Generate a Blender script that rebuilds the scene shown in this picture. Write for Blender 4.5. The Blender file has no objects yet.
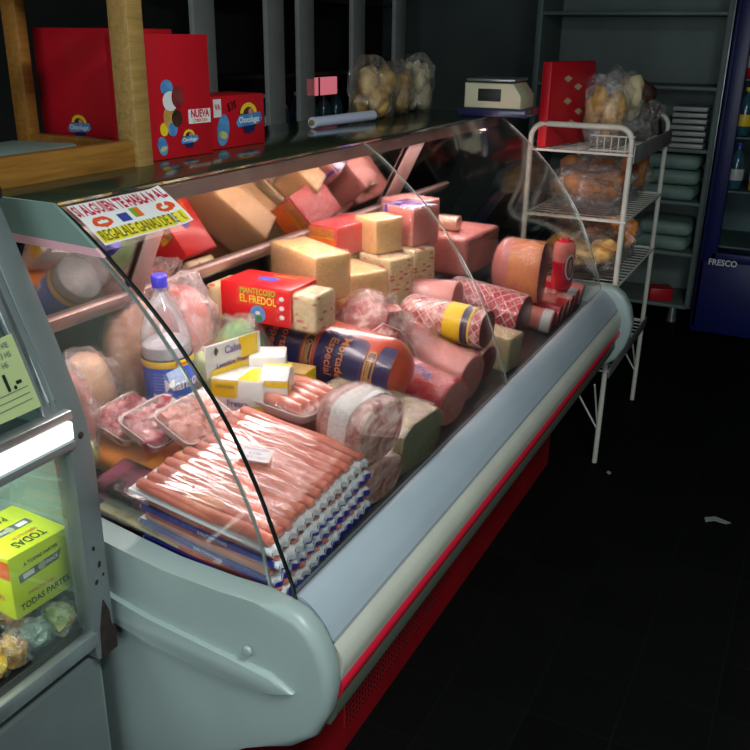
import bpy, bmesh, math, random
from mathutils import Vector, Matrix, Euler, noise
R = math.radians
PI = math.pi
random.seed(7)
scn = bpy.context.scene
COL = scn.collection

# ------------------------------------------------------------------ materials
def lin(c):
    c = c / 255.0
    return c / 12.92 if c <= 0.04045 else ((c + 0.055) / 1.055) ** 2.4
def rgb(r, g, b):
    return (lin(r), lin(g), lin(b), 1.0)

class NT:
    def __init__(s, name):
        s.m = bpy.data.materials.new(name)
        s.m.use_nodes = True
        s.t = s.m.node_tree
        s.t.nodes.clear()
        s.out = s.n('ShaderNodeOutputMaterial')
    def n(s, typ, **k):
        nd = s.t.nodes.new(typ)
        for a, v in k.items():
            setattr(nd, a, v)
        return nd
    def l(s, a, b):
        s.t.links.new(a, b)
    def coords(s):
        return s.n('ShaderNodeTexCoord').outputs['Object']
    def noise(s, scale, detail=4, vec=None, dist=0.0):
        nd = s.n('ShaderNodeTexNoise')
        nd.inputs['Scale'].default_value = scale
        nd.inputs['Detail'].default_value = detail
        nd.inputs['Distortion'].default_value = dist
        s.l(vec if vec is not None else s.coords(), nd.inputs['Vector'])
        return nd.outputs['Fac']
    def ramp(s, fac, stops, interp='LINEAR'):
        nd = s.n('ShaderNodeValToRGB')
        cr = nd.color_ramp
        cr.interpolation = interp
        while len(cr.elements) < len(stops):
            cr.elements.new(0.5)
        for e, (p, c) in zip(cr.elements, stops):
            e.position = p
            e.color = c
        s.l(fac, nd.inputs['Fac'])
        return nd.outputs['Color']
    def bump(s, h, strength, dist=0.01):
        nd = s.n('ShaderNodeBump')
        nd.inputs['Strength'].default_value = strength
        nd.inputs['Distance'].default_value = dist
        s.l(h, nd.inputs['Height'])
        return nd.outputs['Normal']

def mat(name, c1=None, c2=None, scale=8, rough=0.5, metal=0.0, bump=0.0, bscale=30, coat=0.0, spec=0.5, sss=0.0, stops=None, emis=None, estr=0.0, dist=0.0):
    t = NT(name)
    p = t.n('ShaderNodeBsdfPrincipled')
    if c2 is not None or stops:
        st = stops or [(0.35, c1), (0.65, c2)]
        t.l(t.ramp(t.noise(scale, dist=dist), st), p.inputs['Base Color'])
    else:
        p.inputs['Base Color'].default_value = c1
    p.inputs['Roughness'].default_value = rough
    p.inputs['Metallic'].default_value = metal
    p.inputs['Coat Weight'].default_value = coat
    p.inputs['Coat Roughness'].default_value = 0.12
    p.inputs['Specular IOR Level'].default_value = spec
    if sss:
        p.inputs['Subsurface Weight'].default_value = sss
        p.inputs['Subsurface Radius'].default_value = (0.01, 0.004, 0.003)
        p.inputs['Subsurface Scale'].default_value = 1.0
    if bump:
        t.l(t.bump(t.noise(bscale, 5), bump), p.inputs['Normal'])
    if emis:
        p.inputs['Emission Color'].default_value = emis
        p.inputs['Emission Strength'].default_value = estr
    t.l(p.outputs[0], t.out.inputs[0])
    return t.m

def film_mat(name, haze=0.05, gloss=0.5, scale=18, strength=0.8, tint=(1, 1, 1, 1), rough=0.12, stretch=(1, 1, 1), base=0.05, bd=0.006, crease=0.22):
    t = NT(name)
    mp = t.n('ShaderNodeMapping')
    mp.inputs['Scale'].default_value = stretch
    t.l(t.coords(), mp.inputs['Vector'])
    h = t.noise(scale, 5, mp.outputs[0], 1.2)
    nrm = t.bump(h, strength, bd)
    tr = t.n('ShaderNodeBsdfTransparent'); tr.inputs[0].default_value = tint
    gl = t.n('ShaderNodeBsdfGlossy'); gl.inputs['Roughness'].default_value = rough
    gl.inputs['Color'].default_value = (1, 1, 1, 1)
    t.l(nrm, gl.inputs['Normal'])
    df = t.n('ShaderNodeBsdfDiffuse'); df.inputs[0].default_value = (0.9, 0.9, 0.9, 1)
    t.l(nrm, df.inputs['Normal'])
    lw = t.n('ShaderNodeLayerWeight'); lw.inputs['Blend'].default_value = 0.3
    t.l(nrm, lw.inputs['Normal'])
    mu = t.n('ShaderNodeMath', operation='MULTIPLY_ADD')
    t.l(lw.outputs['Fresnel'], mu.inputs[0])
    mu.inputs[1].default_value = gloss
    mu.inputs[2].default_value = base
    mu.use_clamp = True
    m1 = t.n('ShaderNodeMixShader')
    # creases of the film scatter a little more light than its flat parts
    rg = t.ramp(t.noise(scale * .45, 3, mp.outputs[0], 1.6), [(.455, (0, 0, 0, 1)), (.5, (1, 1, 1, 1)), (.545, (0, 0, 0, 1))])
    ma = t.n('ShaderNodeMath', operation='MULTIPLY_ADD'); t.l(rg, ma.inputs[0])
    ma.inputs[1].default_value = crease; ma.inputs[2].default_value = haze; ma.use_clamp = True
    t.l(ma.outputs[0], m1.inputs[0])
    t.l(tr.outputs[0], m1.inputs[1]); t.l(df.outputs[0], m1.inputs[2])
    m2 = t.n('ShaderNodeMixShader')
    t.l(mu.outputs[0], m2.inputs[0]); t.l(m1.outputs[0], m2.inputs[1]); t.l(gl.outputs[0], m2.inputs[2])
    t.l(m2.outputs[0], t.out.inputs[0])
    return t.m

def glass_mat(name, tint, refl=0.6):
    t = NT(name)
    tr = t.n('ShaderNodeBsdfTransparent'); tr.inputs[0].default_value = tint
    gl = t.n('ShaderNodeBsdfGlossy'); gl.inputs['Roughness'].default_value = 0.02
    fr = t.n('ShaderNodeFresnel'); fr.inputs['IOR'].default_value = 1.45
    mu = t.n('ShaderNodeMath', operation='MULTIPLY'); mu.inputs[1].default_value = refl
    t.l(fr.outputs[0], mu.inputs[0])
    mx = t.n('ShaderNodeMixShader')
    t.l(mu.outputs[0], mx.inputs[0]); t.l(tr.outputs[0], mx.inputs[1]); t.l(gl.outputs[0], mx.inputs[2])
    t.l(mx.outputs[0], t.out.inputs[0])
    return t.m

def wood_mat(name, c1, c2):
    t = NT(name)
    p = t.n('ShaderNodeBsdfPrincipled')
    mp = t.n('ShaderNodeMapping'); mp.inputs['Scale'].default_value = (2, 22, 22)
    t.l(t.coords(), mp.inputs['Vector'])
    f = t.noise(4, 6, mp.outputs[0], 0.8)
    t.l(t.ramp(f, [(0.3, c1), (0.7, c2)]), p.inputs['Base Color'])
    p.inputs['Roughness'].default_value = 0.42
    t.l(t.bump(f, 0.15), p.inputs['Normal'])
    t.l(p.outputs[0], t.out.inputs[0])
    return t.m

def floor_mat():
    t = NT('black_tile')
    p = t.n('ShaderNodeBsdfPrincipled')
    tc = t.n('ShaderNodeTexCoord')
    mp = t.n('ShaderNodeMapping'); mp.inputs['Location'].default_value = (0.01, 0.135, 0)
    t.l(tc.outputs['Object'], mp.inputs['Vector'])
    b = t.n('ShaderNodeTexBrick')
    b.offset = 0.0; b.squash = 1.0
    b.inputs['Scale'].default_value = 1.0
    b.inputs['Brick Width'].default_value = 0.22
    b.inputs['Row Height'].default_value = 0.215
    b.inputs['Mortar Size'].default_value = 0.0018
    b.inputs['Color1'].default_value = (0.0032, 0.0036, 0.0032, 1)
    b.inputs['Color2'].default_value = (0.0045, 0.005, 0.0045, 1)
    b.inputs['Mortar'].default_value = (0.0065, 0.007, 0.0065, 1)
    t.l(mp.outputs[0], b.inputs['Vector'])
    t.l(b.outputs['Color'], p.inputs['Base Color'])
    f = t.noise(9, 6)
    r = t.n('ShaderNodeMapRange'); r.inputs['To Min'].default_value = 0.45; r.inputs['To Max'].default_value = 0.8
    t.l(f, r.inputs['Value']); t.l(r.outputs[0], p.inputs['Roughness'])
    p.inputs['Specular IOR Level'].default_value = 0.05
    t.l(p.outputs[0], t.out.inputs[0])
    return t.m

def vent_mat():
    """red painted steel punched with rows of small holes"""
    t = NT('perforated_red')
    p = t.n('ShaderNodeBsdfPrincipled')
    mp = t.n('ShaderNodeMapping'); mp.inputs['Scale'].default_value = (62, 1, 62)
    t.l(t.coords(), mp.inputs['Vector'])
    fr = t.n('ShaderNodeVectorMath', operation='FRACTION')
    t.l(mp.outputs[0], fr.inputs[0])
    sb = t.n('ShaderNodeVectorMath', operation='SUBTRACT'); sb.inputs[1].default_value = (0.5, 0, 0.5)
    t.l(fr.outputs[0], sb.inputs[0])
    ml = t.n('ShaderNodeVectorMath', operation='MULTIPLY'); ml.inputs[1].default_value = (1, 0, 1)
    t.l(sb.outputs[0], ml.inputs[0])
    ln = t.n('ShaderNodeVectorMath', operation='LENGTH')
    t.l(ml.outputs[0], ln.inputs[0])
    t.l(t.ramp(ln.outputs['Value'], [(0.28, (0.003, 0.003, 0.003, 1)), (0.33, rgb(150, 20, 30))]), p.inputs['Base Color'])
    p.inputs['Roughness'].default_value = 0.5
    t.l(p.outputs[0], t.out.inputs[0])
    return t.m

def dash_mat():
    """cream wrapper with scattered short slanted red dashes"""
    t = NT('cream_dash_wrapper')
    p = t.n('ShaderNodeBsdfPrincipled')
    mp = t.n('ShaderNodeMapping'); mp.inputs['Rotation'].default_value = (0.5, 0.6, 0.4)
    mp.inputs['Scale'].default_value = (28, 28, 75)
    t.l(t.coords(), mp.inputs['Vector'])
    v = t.n('ShaderNodeTexVoronoi'); v.inputs['Scale'].default_value = 1.0
    v.inputs['Randomness'].default_value = 0.7
    t.l(mp.outputs[0], v.inputs['Vector'])
    t.l(t.ramp(v.outputs['Distance'], [(0.24, rgb(205, 55, 50)), (0.29, rgb(236, 214, 165))]), p.inputs['Base Color'])
    p.inputs['Roughness'].default_value = 0.35
    p.inputs['Coat Weight'].default_value = 0.4
    t.l(t.bump(t.noise(25, 4), 0.3), p.inputs['Normal'])
    t.l(p.outputs[0], t.out.inputs[0])
    return t.m

M = {}
M['floor'] = floor_mat()
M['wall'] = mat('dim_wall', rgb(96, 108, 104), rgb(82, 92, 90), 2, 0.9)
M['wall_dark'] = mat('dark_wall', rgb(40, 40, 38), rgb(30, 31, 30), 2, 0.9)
M['ceiling'] = mat('ceiling_paint', rgb(120, 124, 120), rgb(108, 112, 108), 2, 0.9)
M['grey_plastic'] = mat('grey_plastic', rgb(154, 170, 167), rgb(147, 163, 160), 5, 0.38)
M['bumper'] = mat('grey_bumper', rgb(164, 175, 184), rgb(156, 168, 177), 4, 0.34)
M['cream_bumper'] = mat('cream_bumper', rgb(196, 196, 184), rgb(186, 186, 174), 6, 0.42)
M['bump_groove'] = mat('grey_groove', rgb(120, 128, 134), None, rough=0.5)
M['red_trim'] = mat('red_trim', rgb(205, 30, 55), None, rough=0.35)
M['olive_trim'] = mat('olive_trim', rgb(92, 96, 84), None, rough=0.5)
M['red_steel'] = mat('red_steel', rgb(150, 12, 24), rgb(135, 10, 20), 5, 0.45)
M['vent'] = vent_mat()
M['inner_steel'] = mat('inner_steel', rgb(96, 88, 88), rgb(78, 72, 74), 12, 0.35, 0.6)
M['dark_steel'] = mat('dark_steel', rgb(46, 44, 42), rgb(34, 33, 32), 8, 0.5, 0.3)
M['canopy'] = mat('canopy_gloss', rgb(56, 66, 46), rgb(46, 54, 40), 3, 0.16, 0.0, coat=0.6)
M['lip'] = mat('alu_lip', rgb(178, 150, 142), rgb(160, 132, 126), 12, 0.4, 0.3)
M['alu'] = mat('brushed_alu', rgb(176, 184, 184), rgb(150, 158, 158), 14, 0.32, 0.75, bump=0.05, bscale=60)
M['grey_post'] = mat('grey_worn_post', stops=[(0.0, rgb(128, 138, 138)), (0.6, rgb(112, 122, 122)), (0.72, rgb(100, 108, 108)), (1.0, rgb(88, 92, 92))], scale=7, rough=0.42, metal=0.35)
M['rust'] = mat('rust', rgb(48, 32, 26), rgb(26, 20, 18), 40, 0.9, bump=0.6, bscale=80)
M['mirror'] = mat('mirror_silver', (0.32, 0.29, 0.27, 1), None, rough=0.05, metal=1.0)
M['glass'] = glass_mat('case_glass', (0.96, 0.975, 0.965, 1), 0.42)
M['glass_soft'] = glass_mat('showcase_glass', (0.93, 0.96, 0.94, 1), 0.3)
M['glass_edge'] = mat('glass_edge', rgb(20, 30, 28), None, rough=0.15, coat=0.5)
M['glass_edge_lit'] = mat('glass_edge_pale', rgb(176, 190, 184), None, rough=0.12, metal=0.6)
M['film'] = film_mat('cling_film', 0.03, 0.5, 75, 0.9, rough=0.06)
M['film_long'] = film_mat('cling_film_stretched', 0.02, 0.13, 34, 0.6, stretch=(2.4, 0.14, 1), rough=0.12, base=0.006, bd=.003, crease=.10)
M['bag'] = film_mat('plastic_bag', 0.05, 0.6, 55, 1.0, rough=0.07, bd=.009)
M['bag_pink'] = film_mat('pinkish_bag', 0.18, 0.55, 50, 1.0, tint=(1, .90, .90, 1), bd=.009)
M['wood'] = wood_mat('varnished_wood', rgb(134, 88, 34), rgb(168, 118, 52))
M['wood_pale'] = wood_mat('pale_wood', rgb(150, 116, 62), rgb(178, 142, 84))
M['sausage'] = mat('sausage_skin', rgb(218, 126, 104), rgb(200, 106, 86), 30, 0.45, coat=0.10, sss=0.15)
M['sausage_pale'] = mat('raw_sausage', rgb(226, 148, 128), rgb(196, 108, 92), 24, 0.3, coat=0.5, sss=0.15)
M['ham'] = mat('ham_pink', rgb(226, 138, 124), rgb(212, 118, 108), 14, 0.4, coat=0.25, sss=0.1)
M['ham_face'] = mat('ham_cut', rgb(206, 134, 124), rgb(188, 112, 106), 35, 0.45, coat=0.2)
M['salami'] = mat('salami_marbled', stops=[(0.38, rgb(176, 72, 78)), (0.5, rgb(214, 140, 132)), (0.62, rgb(240, 208, 196))], scale=46, rough=0.35, coat=0.3)
M['brawn'] = mat('marbled_loaf', stops=[(0.36, rgb(158, 100, 96)), (0.5, rgb(196, 150, 140)), (0.64, rgb(222, 190, 178))], scale=30, rough=0.4, coat=0.3, dist=1.0)
M['dark_salami'] = mat('salami_dark', rgb(140, 60, 56), rgb(112, 44, 44), 40, 0.4, coat=0.3)
M['red_casing'] = mat('red_casing', rgb(224, 24, 50), rgb(206, 18, 40), 10, 0.25, coat=0.6, bump=0.15, bscale=22)
M['mortadella'] = mat('mortadella_casing', rgb(212, 92, 68), rgb(200, 80, 60), 6, 0.28, coat=0.6, bump=0.08, bscale=16)
M['navy'] = mat('navy_print', rgb(40, 40, 84), None, rough=0.3, coat=0.5)
M['gold'] = mat('gold_print', rgb(214, 160, 70), None, rough=0.35)
M['orange_ink'] = mat('orange_ink', rgb(214, 130, 70), None, rough=0.4)
M['cheese'] = mat('cheese', rgb(240, 198, 132), rgb(232, 186, 118), 6, 0.42, coat=0.2, bump=0.06, bscale=30, sss=0.1)
M['cheese_green'] = mat('cheese_rind_block', rgb(226, 206, 156), rgb(208, 190, 134), 12, 0.4, coat=0.3)
M['dash'] = dash_mat()
M['red_print'] = mat('red_print', rgb(226, 30, 36), rgb(216, 26, 32), 5, 0.35, coat=0.2)
M['card_red'] = mat('card_red', rgb(200, 24, 38), rgb(190, 20, 34), 3, 0.4)
M['orange_print'] = mat('orange_print', rgb(240, 110, 40), None, rough=0.35)
M['yellow'] = mat('yellow_print', rgb(246, 206, 40), None, rough=0.4)
M['yellow_ink'] = mat('yellow_ink', rgb(240, 220, 60), None, rough=0.4)
M['neon'] = mat('neon_yellow_card', rgb(214, 232, 10), rgb(206, 226, 8), 4, 0.45)
M['white'] = mat('white_print', rgb(236, 234, 232), None, rough=0.4)
M['white_gloss'] = mat('white_enamel', rgb(200, 204, 200), rgb(186, 190, 186), 6, 0.35)
M['foam'] = mat('foam_tray', rgb(238, 224, 222), None, rough=0.5, bump=0.08, bscale=90)
M['paper_white'] = mat('white_paper', rgb(232, 234, 238), None, rough=0.5, bump=0.1, bscale=30)
M['blue_print'] = mat('blue_print', rgb(48, 56, 170), None, rough=0.35, coat=0.3)
M['blue_label'] = mat('blue_label', rgb(44, 92, 196), rgb(60, 78, 184), 6, 0.3, coat=0.4)
M['sky_print'] = mat('sky_print', rgb(96, 160, 210), rgb(70, 120, 190), 40, 0.4)
M['purple_ink'] = mat('purple_ink', rgb(110, 90, 180), None, rough=0.4)
M['black'] = mat('black_ink', rgb(18, 18, 20), None, rough=0.5)
M['grey_ink'] = mat('grey_ink', rgb(92, 96, 100), None, rough=0.5)
M['green_ink'] = mat('green_ink', rgb(60, 130, 70), None, rough=0.5)
M['green_dot'] = mat('green_sticker', rgb(40, 220, 40), None, rough=0.5)
M['pale_green_paper'] = mat('pale_green_paper', rgb(168, 184, 128), rgb(160, 176, 120), 5, 0.7)
M['cap_blue'] = mat('blue_cap', rgb(70, 70, 210), None, rough=0.35)
M['meat'] = mat('diced_meat', stops=[(0.40, rgb(150, 20, 48)), (0.54, rgb(190, 62, 80)), (0.66, rgb(236, 176, 168))], scale=38, rough=0.3, coat=0.5, bump=0.5, bscale=45)
M['chicken'] = mat('chicken_skin', rgb(226, 180, 140), rgb(206, 140, 116), 9, 0.35, coat=0.3, bump=0.2, bscale=20)
M['orange_cheese'] = mat('orange_pack', rgb(244, 150, 60), rgb(236, 136, 56), 7, 0.3, coat=0.5, bump=0.2, bscale=18)
M['green_veg'] = mat('green_pack', stops=[(0.4, rgb(110, 160, 84)), (0.5, rgb(196, 206, 130)), (0.6, rgb(232, 180, 120))], scale=7, rough=0.4, coat=0.4)
M['dark_pack'] = mat('dark_pack', stops=[(0.42, rgb(40, 24, 30)), (0.6, rgb(150, 70, 96))], scale=16, rough=0.25, coat=0.7, bump=0.4, bscale=40)
M['net'] = mat('white_net', rgb(240, 216, 214), None, rough=0.6)
M['bread'] = mat('bread_crust', rgb(168, 116, 74), rgb(136, 82, 52), 18, 0.6, bump=0.2, bscale=40)
M['pastry'] = mat('golden_pastry', stops=[(0.35, rgb(176, 120, 50)), (0.65, rgb(226, 188, 110))], scale=24, rough=0.5, bump=0.3, bscale=40)
M['wafer'] = mat('pale_biscuit', rgb(206, 190, 150), rgb(180, 160, 120), 16, 0.6, bump=0.3, bscale=30)
M['cocoa'] = mat('dark_biscuit', rgb(84, 46, 28), rgb(56, 30, 20), 20, 0.6, bump=0.4, bscale=40)
M['wire'] = mat('white_rack_enamel', rgb(214, 212, 200), rgb(196, 194, 182), 9, 0.4)
M['rail_grey'] = mat('grey_price_rail', rgb(136, 138, 136), rgb(122, 124, 122), 9, 0.4, 0.3)
M['fridge_blue'] = mat('fridge_blue', rgb(18, 26, 92), rgb(14, 22, 80), 4, 0.4)
M['fridge_in'] = mat('fridge_inside', rgb(84, 108, 108), rgb(60, 82, 84), 5, 0.6)
M['cabinet'] = mat('grey_cabinet', rgb(110, 126, 122), rgb(98, 114, 110), 4, 0.5)
M['bag_green'] = mat('pale_sack', rgb(140, 168, 158), rgb(110, 140, 130), 9, 0.5, bump=0.3, bscale=16)
M['pet'] = film_mat('pet_clear', 0.07, 0.7, 6, 0.05, tint=(.97, .96, 1, 1), rough=0.06, bd=.02, crease=0)
M['teal_bottle'] = mat('teal_bottle', rgb(50, 96, 110), rgb(34, 66, 84), 8, 0.2, coat=0.5)
M['teal_panel'] = mat('grey_green_panel', rgb(128, 152, 144), rgb(118, 142, 134), 4, 0.5)
M['diffuser'] = mat('lit_diffuser', rgb(240, 244, 244), None, rough=0.5, emis=(0.95, 1, 1, 1), estr=1.6)
M['tube'] = mat('lamp_tube', rgb(255, 240, 240), None, rough=0.4, emis=(1, .80, .80, 1), estr=6)
M['pink_sign'] = mat('lit_pink_sign', rgb(240, 110, 130), None, rough=0.4, emis=(1, .25, .32, 1), estr=0.5)
M['fill_pane'] = mat('fill_pane_glow', rgb(220, 230, 240), None, rough=0.5, emis=(.86, .94, 1, 1), estr=1.5)
M['scrap'] = mat('paper_scrap', rgb(120, 128, 122), None, rough=0.8)

# ------------------------------------------------------------------ mesh builder
class MB:
    def __init__(s):
        s.b = bmesh.new()
    def box(s, c, d, rz=0.0, bev=0.0, rot=None, seg=2):
        mtx = Matrix.Translation(c) @ (rot.to_4x4() if rot is not None else Matrix.Rotation(rz, 4, 'Z')) @ Matrix.Diagonal((d[0], d[1], d[2], 1))
        r = bmesh.ops.create_cube(s.b, size=1.0, matrix=mtx)
        if bev:
            es = set()
            for v in r['verts']:
                es.update(v.link_edges)
            bmesh.ops.bevel(s.b, geom=list(es), offset=bev, segments=seg, profile=0.5, affect='EDGES')
        return s
    def prism(s, pts, axis, a, b_, bev=0.0, seg=3):
        """polygon pts (2-tuples) extruded along axis from a to b_. X: pts=(y,z); Y: pts=(x,z); Z: pts=(x,y)"""
        def mk(p, t):
            return {'X': (t, p[0], p[1]), 'Y': (p[0], t, p[1]), 'Z': (p[0], p[1], t)}[axis]
        va = [s.b.verts.new(mk(p, a)) for p in pts]
        vb = [s.b.verts.new(mk(p, b_)) for p in pts]
        n = len(pts)
        f = [s.b.faces.new(va), s.b.faces.new(vb[::-1])]
        for i in range(n):
            s.b.faces.new((va[i], vb[i], vb[(i + 1) % n], va[(i + 1) % n]))
        if bev:
            es = [e for e in f[0].edges] + [e for e in f[1].edges]
            bmesh.ops.bevel(s.b, geom=es, offset=bev, segments=seg, profile=0.5, affect='EDGES')
        return s
    def tube(s, pts, r, seg=10, caps=True, closed=False, flat=1.0):
        pts = [Vector(p) for p in pts]
        rs = r if isinstance(r, (list, tuple)) else [r] * len(pts)
        rings = []
        up = None
        for i, p in enumerate(pts):
            if closed:
                d = pts[(i + 1) % len(pts)] - pts[i - 1]
            else:
                d = pts[min(i + 1, len(pts) - 1)] - pts[max(i - 1, 0)]
            d.normalize()
            if up is None:
                up = Vector((0, 0, 1)) if abs(d.z) < 0.9 else Vector((0, 1, 0))
            x = d.cross(up)
            if x.length < 1e-5:
                x = d.cross(Vector((1, 0, 0)))
            x.normalize()
            y = x.cross(d).normalized()
            up = y
            rings.append([s.b.verts.new(p + x * (math.cos(2 * PI * k / seg) * rs[i]) + y * (math.sin(2 * PI * k / seg) * rs[i] * flat)) for k in range(seg)])
        m = len(rings)
        for i in range(m if closed else m - 1):
            a, c = rings[i], rings[(i + 1) % m]
            for k in range(seg):
                s.b.faces.new((a[k], a[(k + 1) % seg], c[(k + 1) % seg], c[k]))
        if caps and not closed:
            s.b.faces.new(rings[0][::-1]); s.b.faces.new(rings[-1])
        return s
    def lathe(s, prof, c=(0, 0, 0), seg=32):
        c = Vector(c)
        rings = []
        for (r, z) in prof:
            if r < 1e-6:
                rings.append([s.b.verts.new(c + Vector((0, 0, z)))])
            else:
                rings.append([s.b.verts.new(c + Vector((r * math.cos(2 * PI * k / seg), r * math.sin(2 * PI * k / seg), z))) for k in range(seg)])
        for a, b_ in zip(rings[:-1], rings[1:]):
            for k in range(seg):
                q = [a[k % len(a)], a[(k + 1) % len(a)], b_[(k + 1) % len(b_)], b_[k % len(b_)]]
                u = []
                for v in q:
                    if v not in u:
                        u.append(v)
                if len(u) > 2:
                    s.b.faces.new(u)
        return s
    def surf(s, f, nu, nv, thick=None):
        """grid surface f(u,v)->point; with thick: solid, second skin from f(u,v,thick)"""
        g = [[s.b.verts.new(f(i / nu, j / nv)) for j in range(nv + 1)] for i in range(nu + 1)]
        for i in range(nu):
            for j in range(nv):
                s.b.faces.new((g[i][j], g[i + 1][j], g[i + 1][j + 1], g[i][j + 1]))
        if thick:
            h = [[s.b.verts.new(thick(i / nu, j / nv)) for j in range(nv + 1)] for i in range(nu + 1)]
            for i in range(nu):
                for j in range(nv):
                    s.b.faces.new((h[i][j], h[i][j + 1], h[i + 1][j + 1], h[i + 1][j]))
            for i in range(nu):
                s.b.faces.new((g[i][0], h[i][0], h[i + 1][0], g[i + 1][0]))
                s.b.faces.new((g[i][nv], g[i + 1][nv], h[i + 1][nv], h[i][nv]))
            for j in range(nv):
                s.b.faces.new((g[0][j], g[0][j + 1], h[0][j + 1], h[0][j]))
                s.b.faces.new((g[nu][j], h[nu][j], h[nu][j + 1], g[nu][j + 1]))
        return s
    def loaf(s, w, h, l, p=2.4, back='round', front='flat', nu=28, nv=18, infl=0.0, amp=0.0, fr=20.0, seed=0, cap_front=True, rr=None, y0=0.0, z0=0.0):
        """long body along +Y from y0; rests on z0; superellipse section"""
        rr = rr or min(w, h) * 0.45
        ys = []
        L = l
        for j in range(nv + 1):
            t = j / nv
            ys.append(t)
        rings = []
        def scale_at(y):
            k = 1.0
            if front == 'round' and y < rr:
                k = math.sqrt(max(0.0, 1 - ((rr - y) / rr) ** 2))
            if back == 'round' and y > L - rr:
                k = min(k, math.sqrt(max(0.0, 1 - ((y - (L - rr)) / rr) ** 2)))
            return max(k, 0.04)
        def dist(t):  # concentrate rings near the rounded ends
            return 0.5 - 0.5 * math.cos(PI * t) if (front == 'round' and back == 'round') else (math.sin(PI / 2 * t) if back == 'round' else t)
        for t in ys:
            y = dist(t) * L
            k = scale_at(y)
            ring = []
            for i in range(nu):
                a = 2 * PI * i / nu
                ca, sa = math.cos(a), math.sin(a)
                x = math.copysign(abs(ca) ** (2 / p), ca) * (w / 2 + infl) * k
                z = math.copysign(abs(sa) ** (2 / p), sa) * (h / 2 + infl) * k
                v = Vector((x, y + (infl if t == 1 else 0), z))
                if amp:
                    nn = noise.noise(v * fr + Vector((seed * 3.1, seed, 0)))
                    f_ = 1 + amp * nn
                    v = Vector((v.x * f_, v.y, v.z * f_))
                ring.append(s.b.verts.new((v.x, v.y + y0, v.z + h / 2 + z0)))
            rings.append(ring)
        for a, c in zip(rings[:-1], rings[1:]):
            for k in range(nu):
                s.b.faces.new((a[k], a[(k + 1) % nu], c[(k + 1) % nu], c[k]))
        if cap_front:
            s.b.faces.new(rings[0][::-1])
        s.b.faces.new(rings[-1])
        return s
    def blob(s, c, r, amp=0.12, fr=9, seed=0, lv=3, flat_bottom=True):
        r_ = bmesh.ops.create_icosphere(s.b, subdivisions=lv, radius=1.0)
        c = Vector(c)
        for v in r_['verts']:
            d = v.co.copy()
            k = 1 + amp * noise.noise(d * fr * 0.25 + Vector((seed * 7.3, seed * 1.7, 3))) * 2 + amp * 0.5 * noise.noise(d * fr + Vector((seed, 2, 9)))
            q = Vector((d.x * r[0] * k, d.y * r[1] * k, d.z * r[2] * k))
            if flat_bottom and q.z < -r[2] * 0.75:
                q.z = -r[2] * 0.75
            v.co = q + c
        return s
    def xform(s, m):
        bmesh.ops.transform(s.b, matrix=m, verts=s.b.verts)
        return s

def link(name, me, m, parent=None, world=False):
    o = bpy.data.objects.new(name, me)
    COL.objects.link(o)
    if m is not None:
        me.materials.append(m)
    if parent is not None:
        o.parent = parent
        if world:
            o.matrix_parent_inverse = WORLD[parent.name].inverted()
    return o
WORLD = {}
def obj(name, mb, m, parent=None, smooth=True, world=True):
    bmesh.ops.recalc_face_normals(mb.b, faces=mb.b.faces)
    me = bpy.data.meshes.new(name)
    mb.b.to_mesh(me); mb.b.free()
    if smooth:
        me.polygons.foreach_set('use_smooth', [True] * len(me.polygons))
        try:
            me.set_sharp_from_angle(angle=R(38))
        except Exception:
            pass
    return link(name, me, m, parent, world and parent is not None and parent.name in WORLD)
def thing(name, label, cat, loc=(0, 0, 0), rot=(0, 0, 0), group=None):
    """an Empty at the thing's base; its parts are built in its own local frame"""
    o = bpy.data.objects.new(name, None)
    COL.objects.link(o)
    o.empty_display_size = 0.05
    o.location = loc
    o.rotation_euler = rot
    o['label'] = label; o['category'] = cat
    if group: o['group'] = group
    return o
def rooted(name, label, cat, loc, group=None):
    """an Empty whose parts are given in room coordinates"""
    o = thing(name, label, cat, loc, (0, 0, 0), group)
    WORLD[o.name] = Matrix.Translation(loc)
    return o
def struct(name, mb, m):
    o = obj(name, mb, m, None); o['kind'] = 'structure'
    return o
def tag(o, label, cat, group=None):
    o['label'] = label; o['category'] = cat
    if group: o['group'] = group
    return o
def rename_world(o):
    WORLD[o.name] = Matrix.Translation(o.location)

def frame(o, x, y):
    x = Vector(x).normalized(); y = Vector(y); y = (y - x * y.dot(x)).normalized()
    z = x.cross(y)
    m = Matrix((x, y, z)).transposed().to_4x4()
    m.translation = Vector(o)
    return m
TXT = {}
def text_geo(s, size, bold=0.0, narrow=1.0):
    key = (s, size, bold, narrow)
    if key in TXT: return TXT[key]
    cu = bpy.data.curves.new('txt', 'FONT')
    cu.body = s; cu.size = size; cu.align_x = 'CENTER'; cu.align_y = 'CENTER'
    cu.resolution_u = 3
    cu.offset = bold * size
    o = bpy.data.objects.new('txt', cu)
    COL.objects.link(o)
    bpy.context.view_layer.update()
    dg = bpy.context.evaluated_depsgraph_get()
    me = o.evaluated_get(dg).to_mesh()
    vs = [(v.co.x * narrow, v.co.y) for v in me.vertices]
    fs = [tuple(p.vertices) for p in me.polygons]
    o.evaluated_get(dg).to_mesh_clear()
    bpy.data.objects.remove(o); bpy.data.curves.remove(cu)
    TXT[key] = (vs, fs)
    return TXT[key]
def lettering(s, size, m, parent, f, bold=0.0, narrow=1.0, name='lettering', world=True, lift=0.0008):
    """flat or wrapped printed lettering; f is a Matrix, or a function (x, y) -> point"""
    vs, fs = text_geo(s, size, bold, narrow)
    if isinstance(f, Matrix):
        pts = [f @ Vector((x, y, lift)) for x, y in vs]
    else:
        pts = [f(x, y) for x, y in vs]
    me = bpy.data.meshes.new(name)
    me.from_pydata(pts, [], fs); me.update()
    return link(name, me, m, parent, world and parent is not None and parent.name in WORLD)
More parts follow.
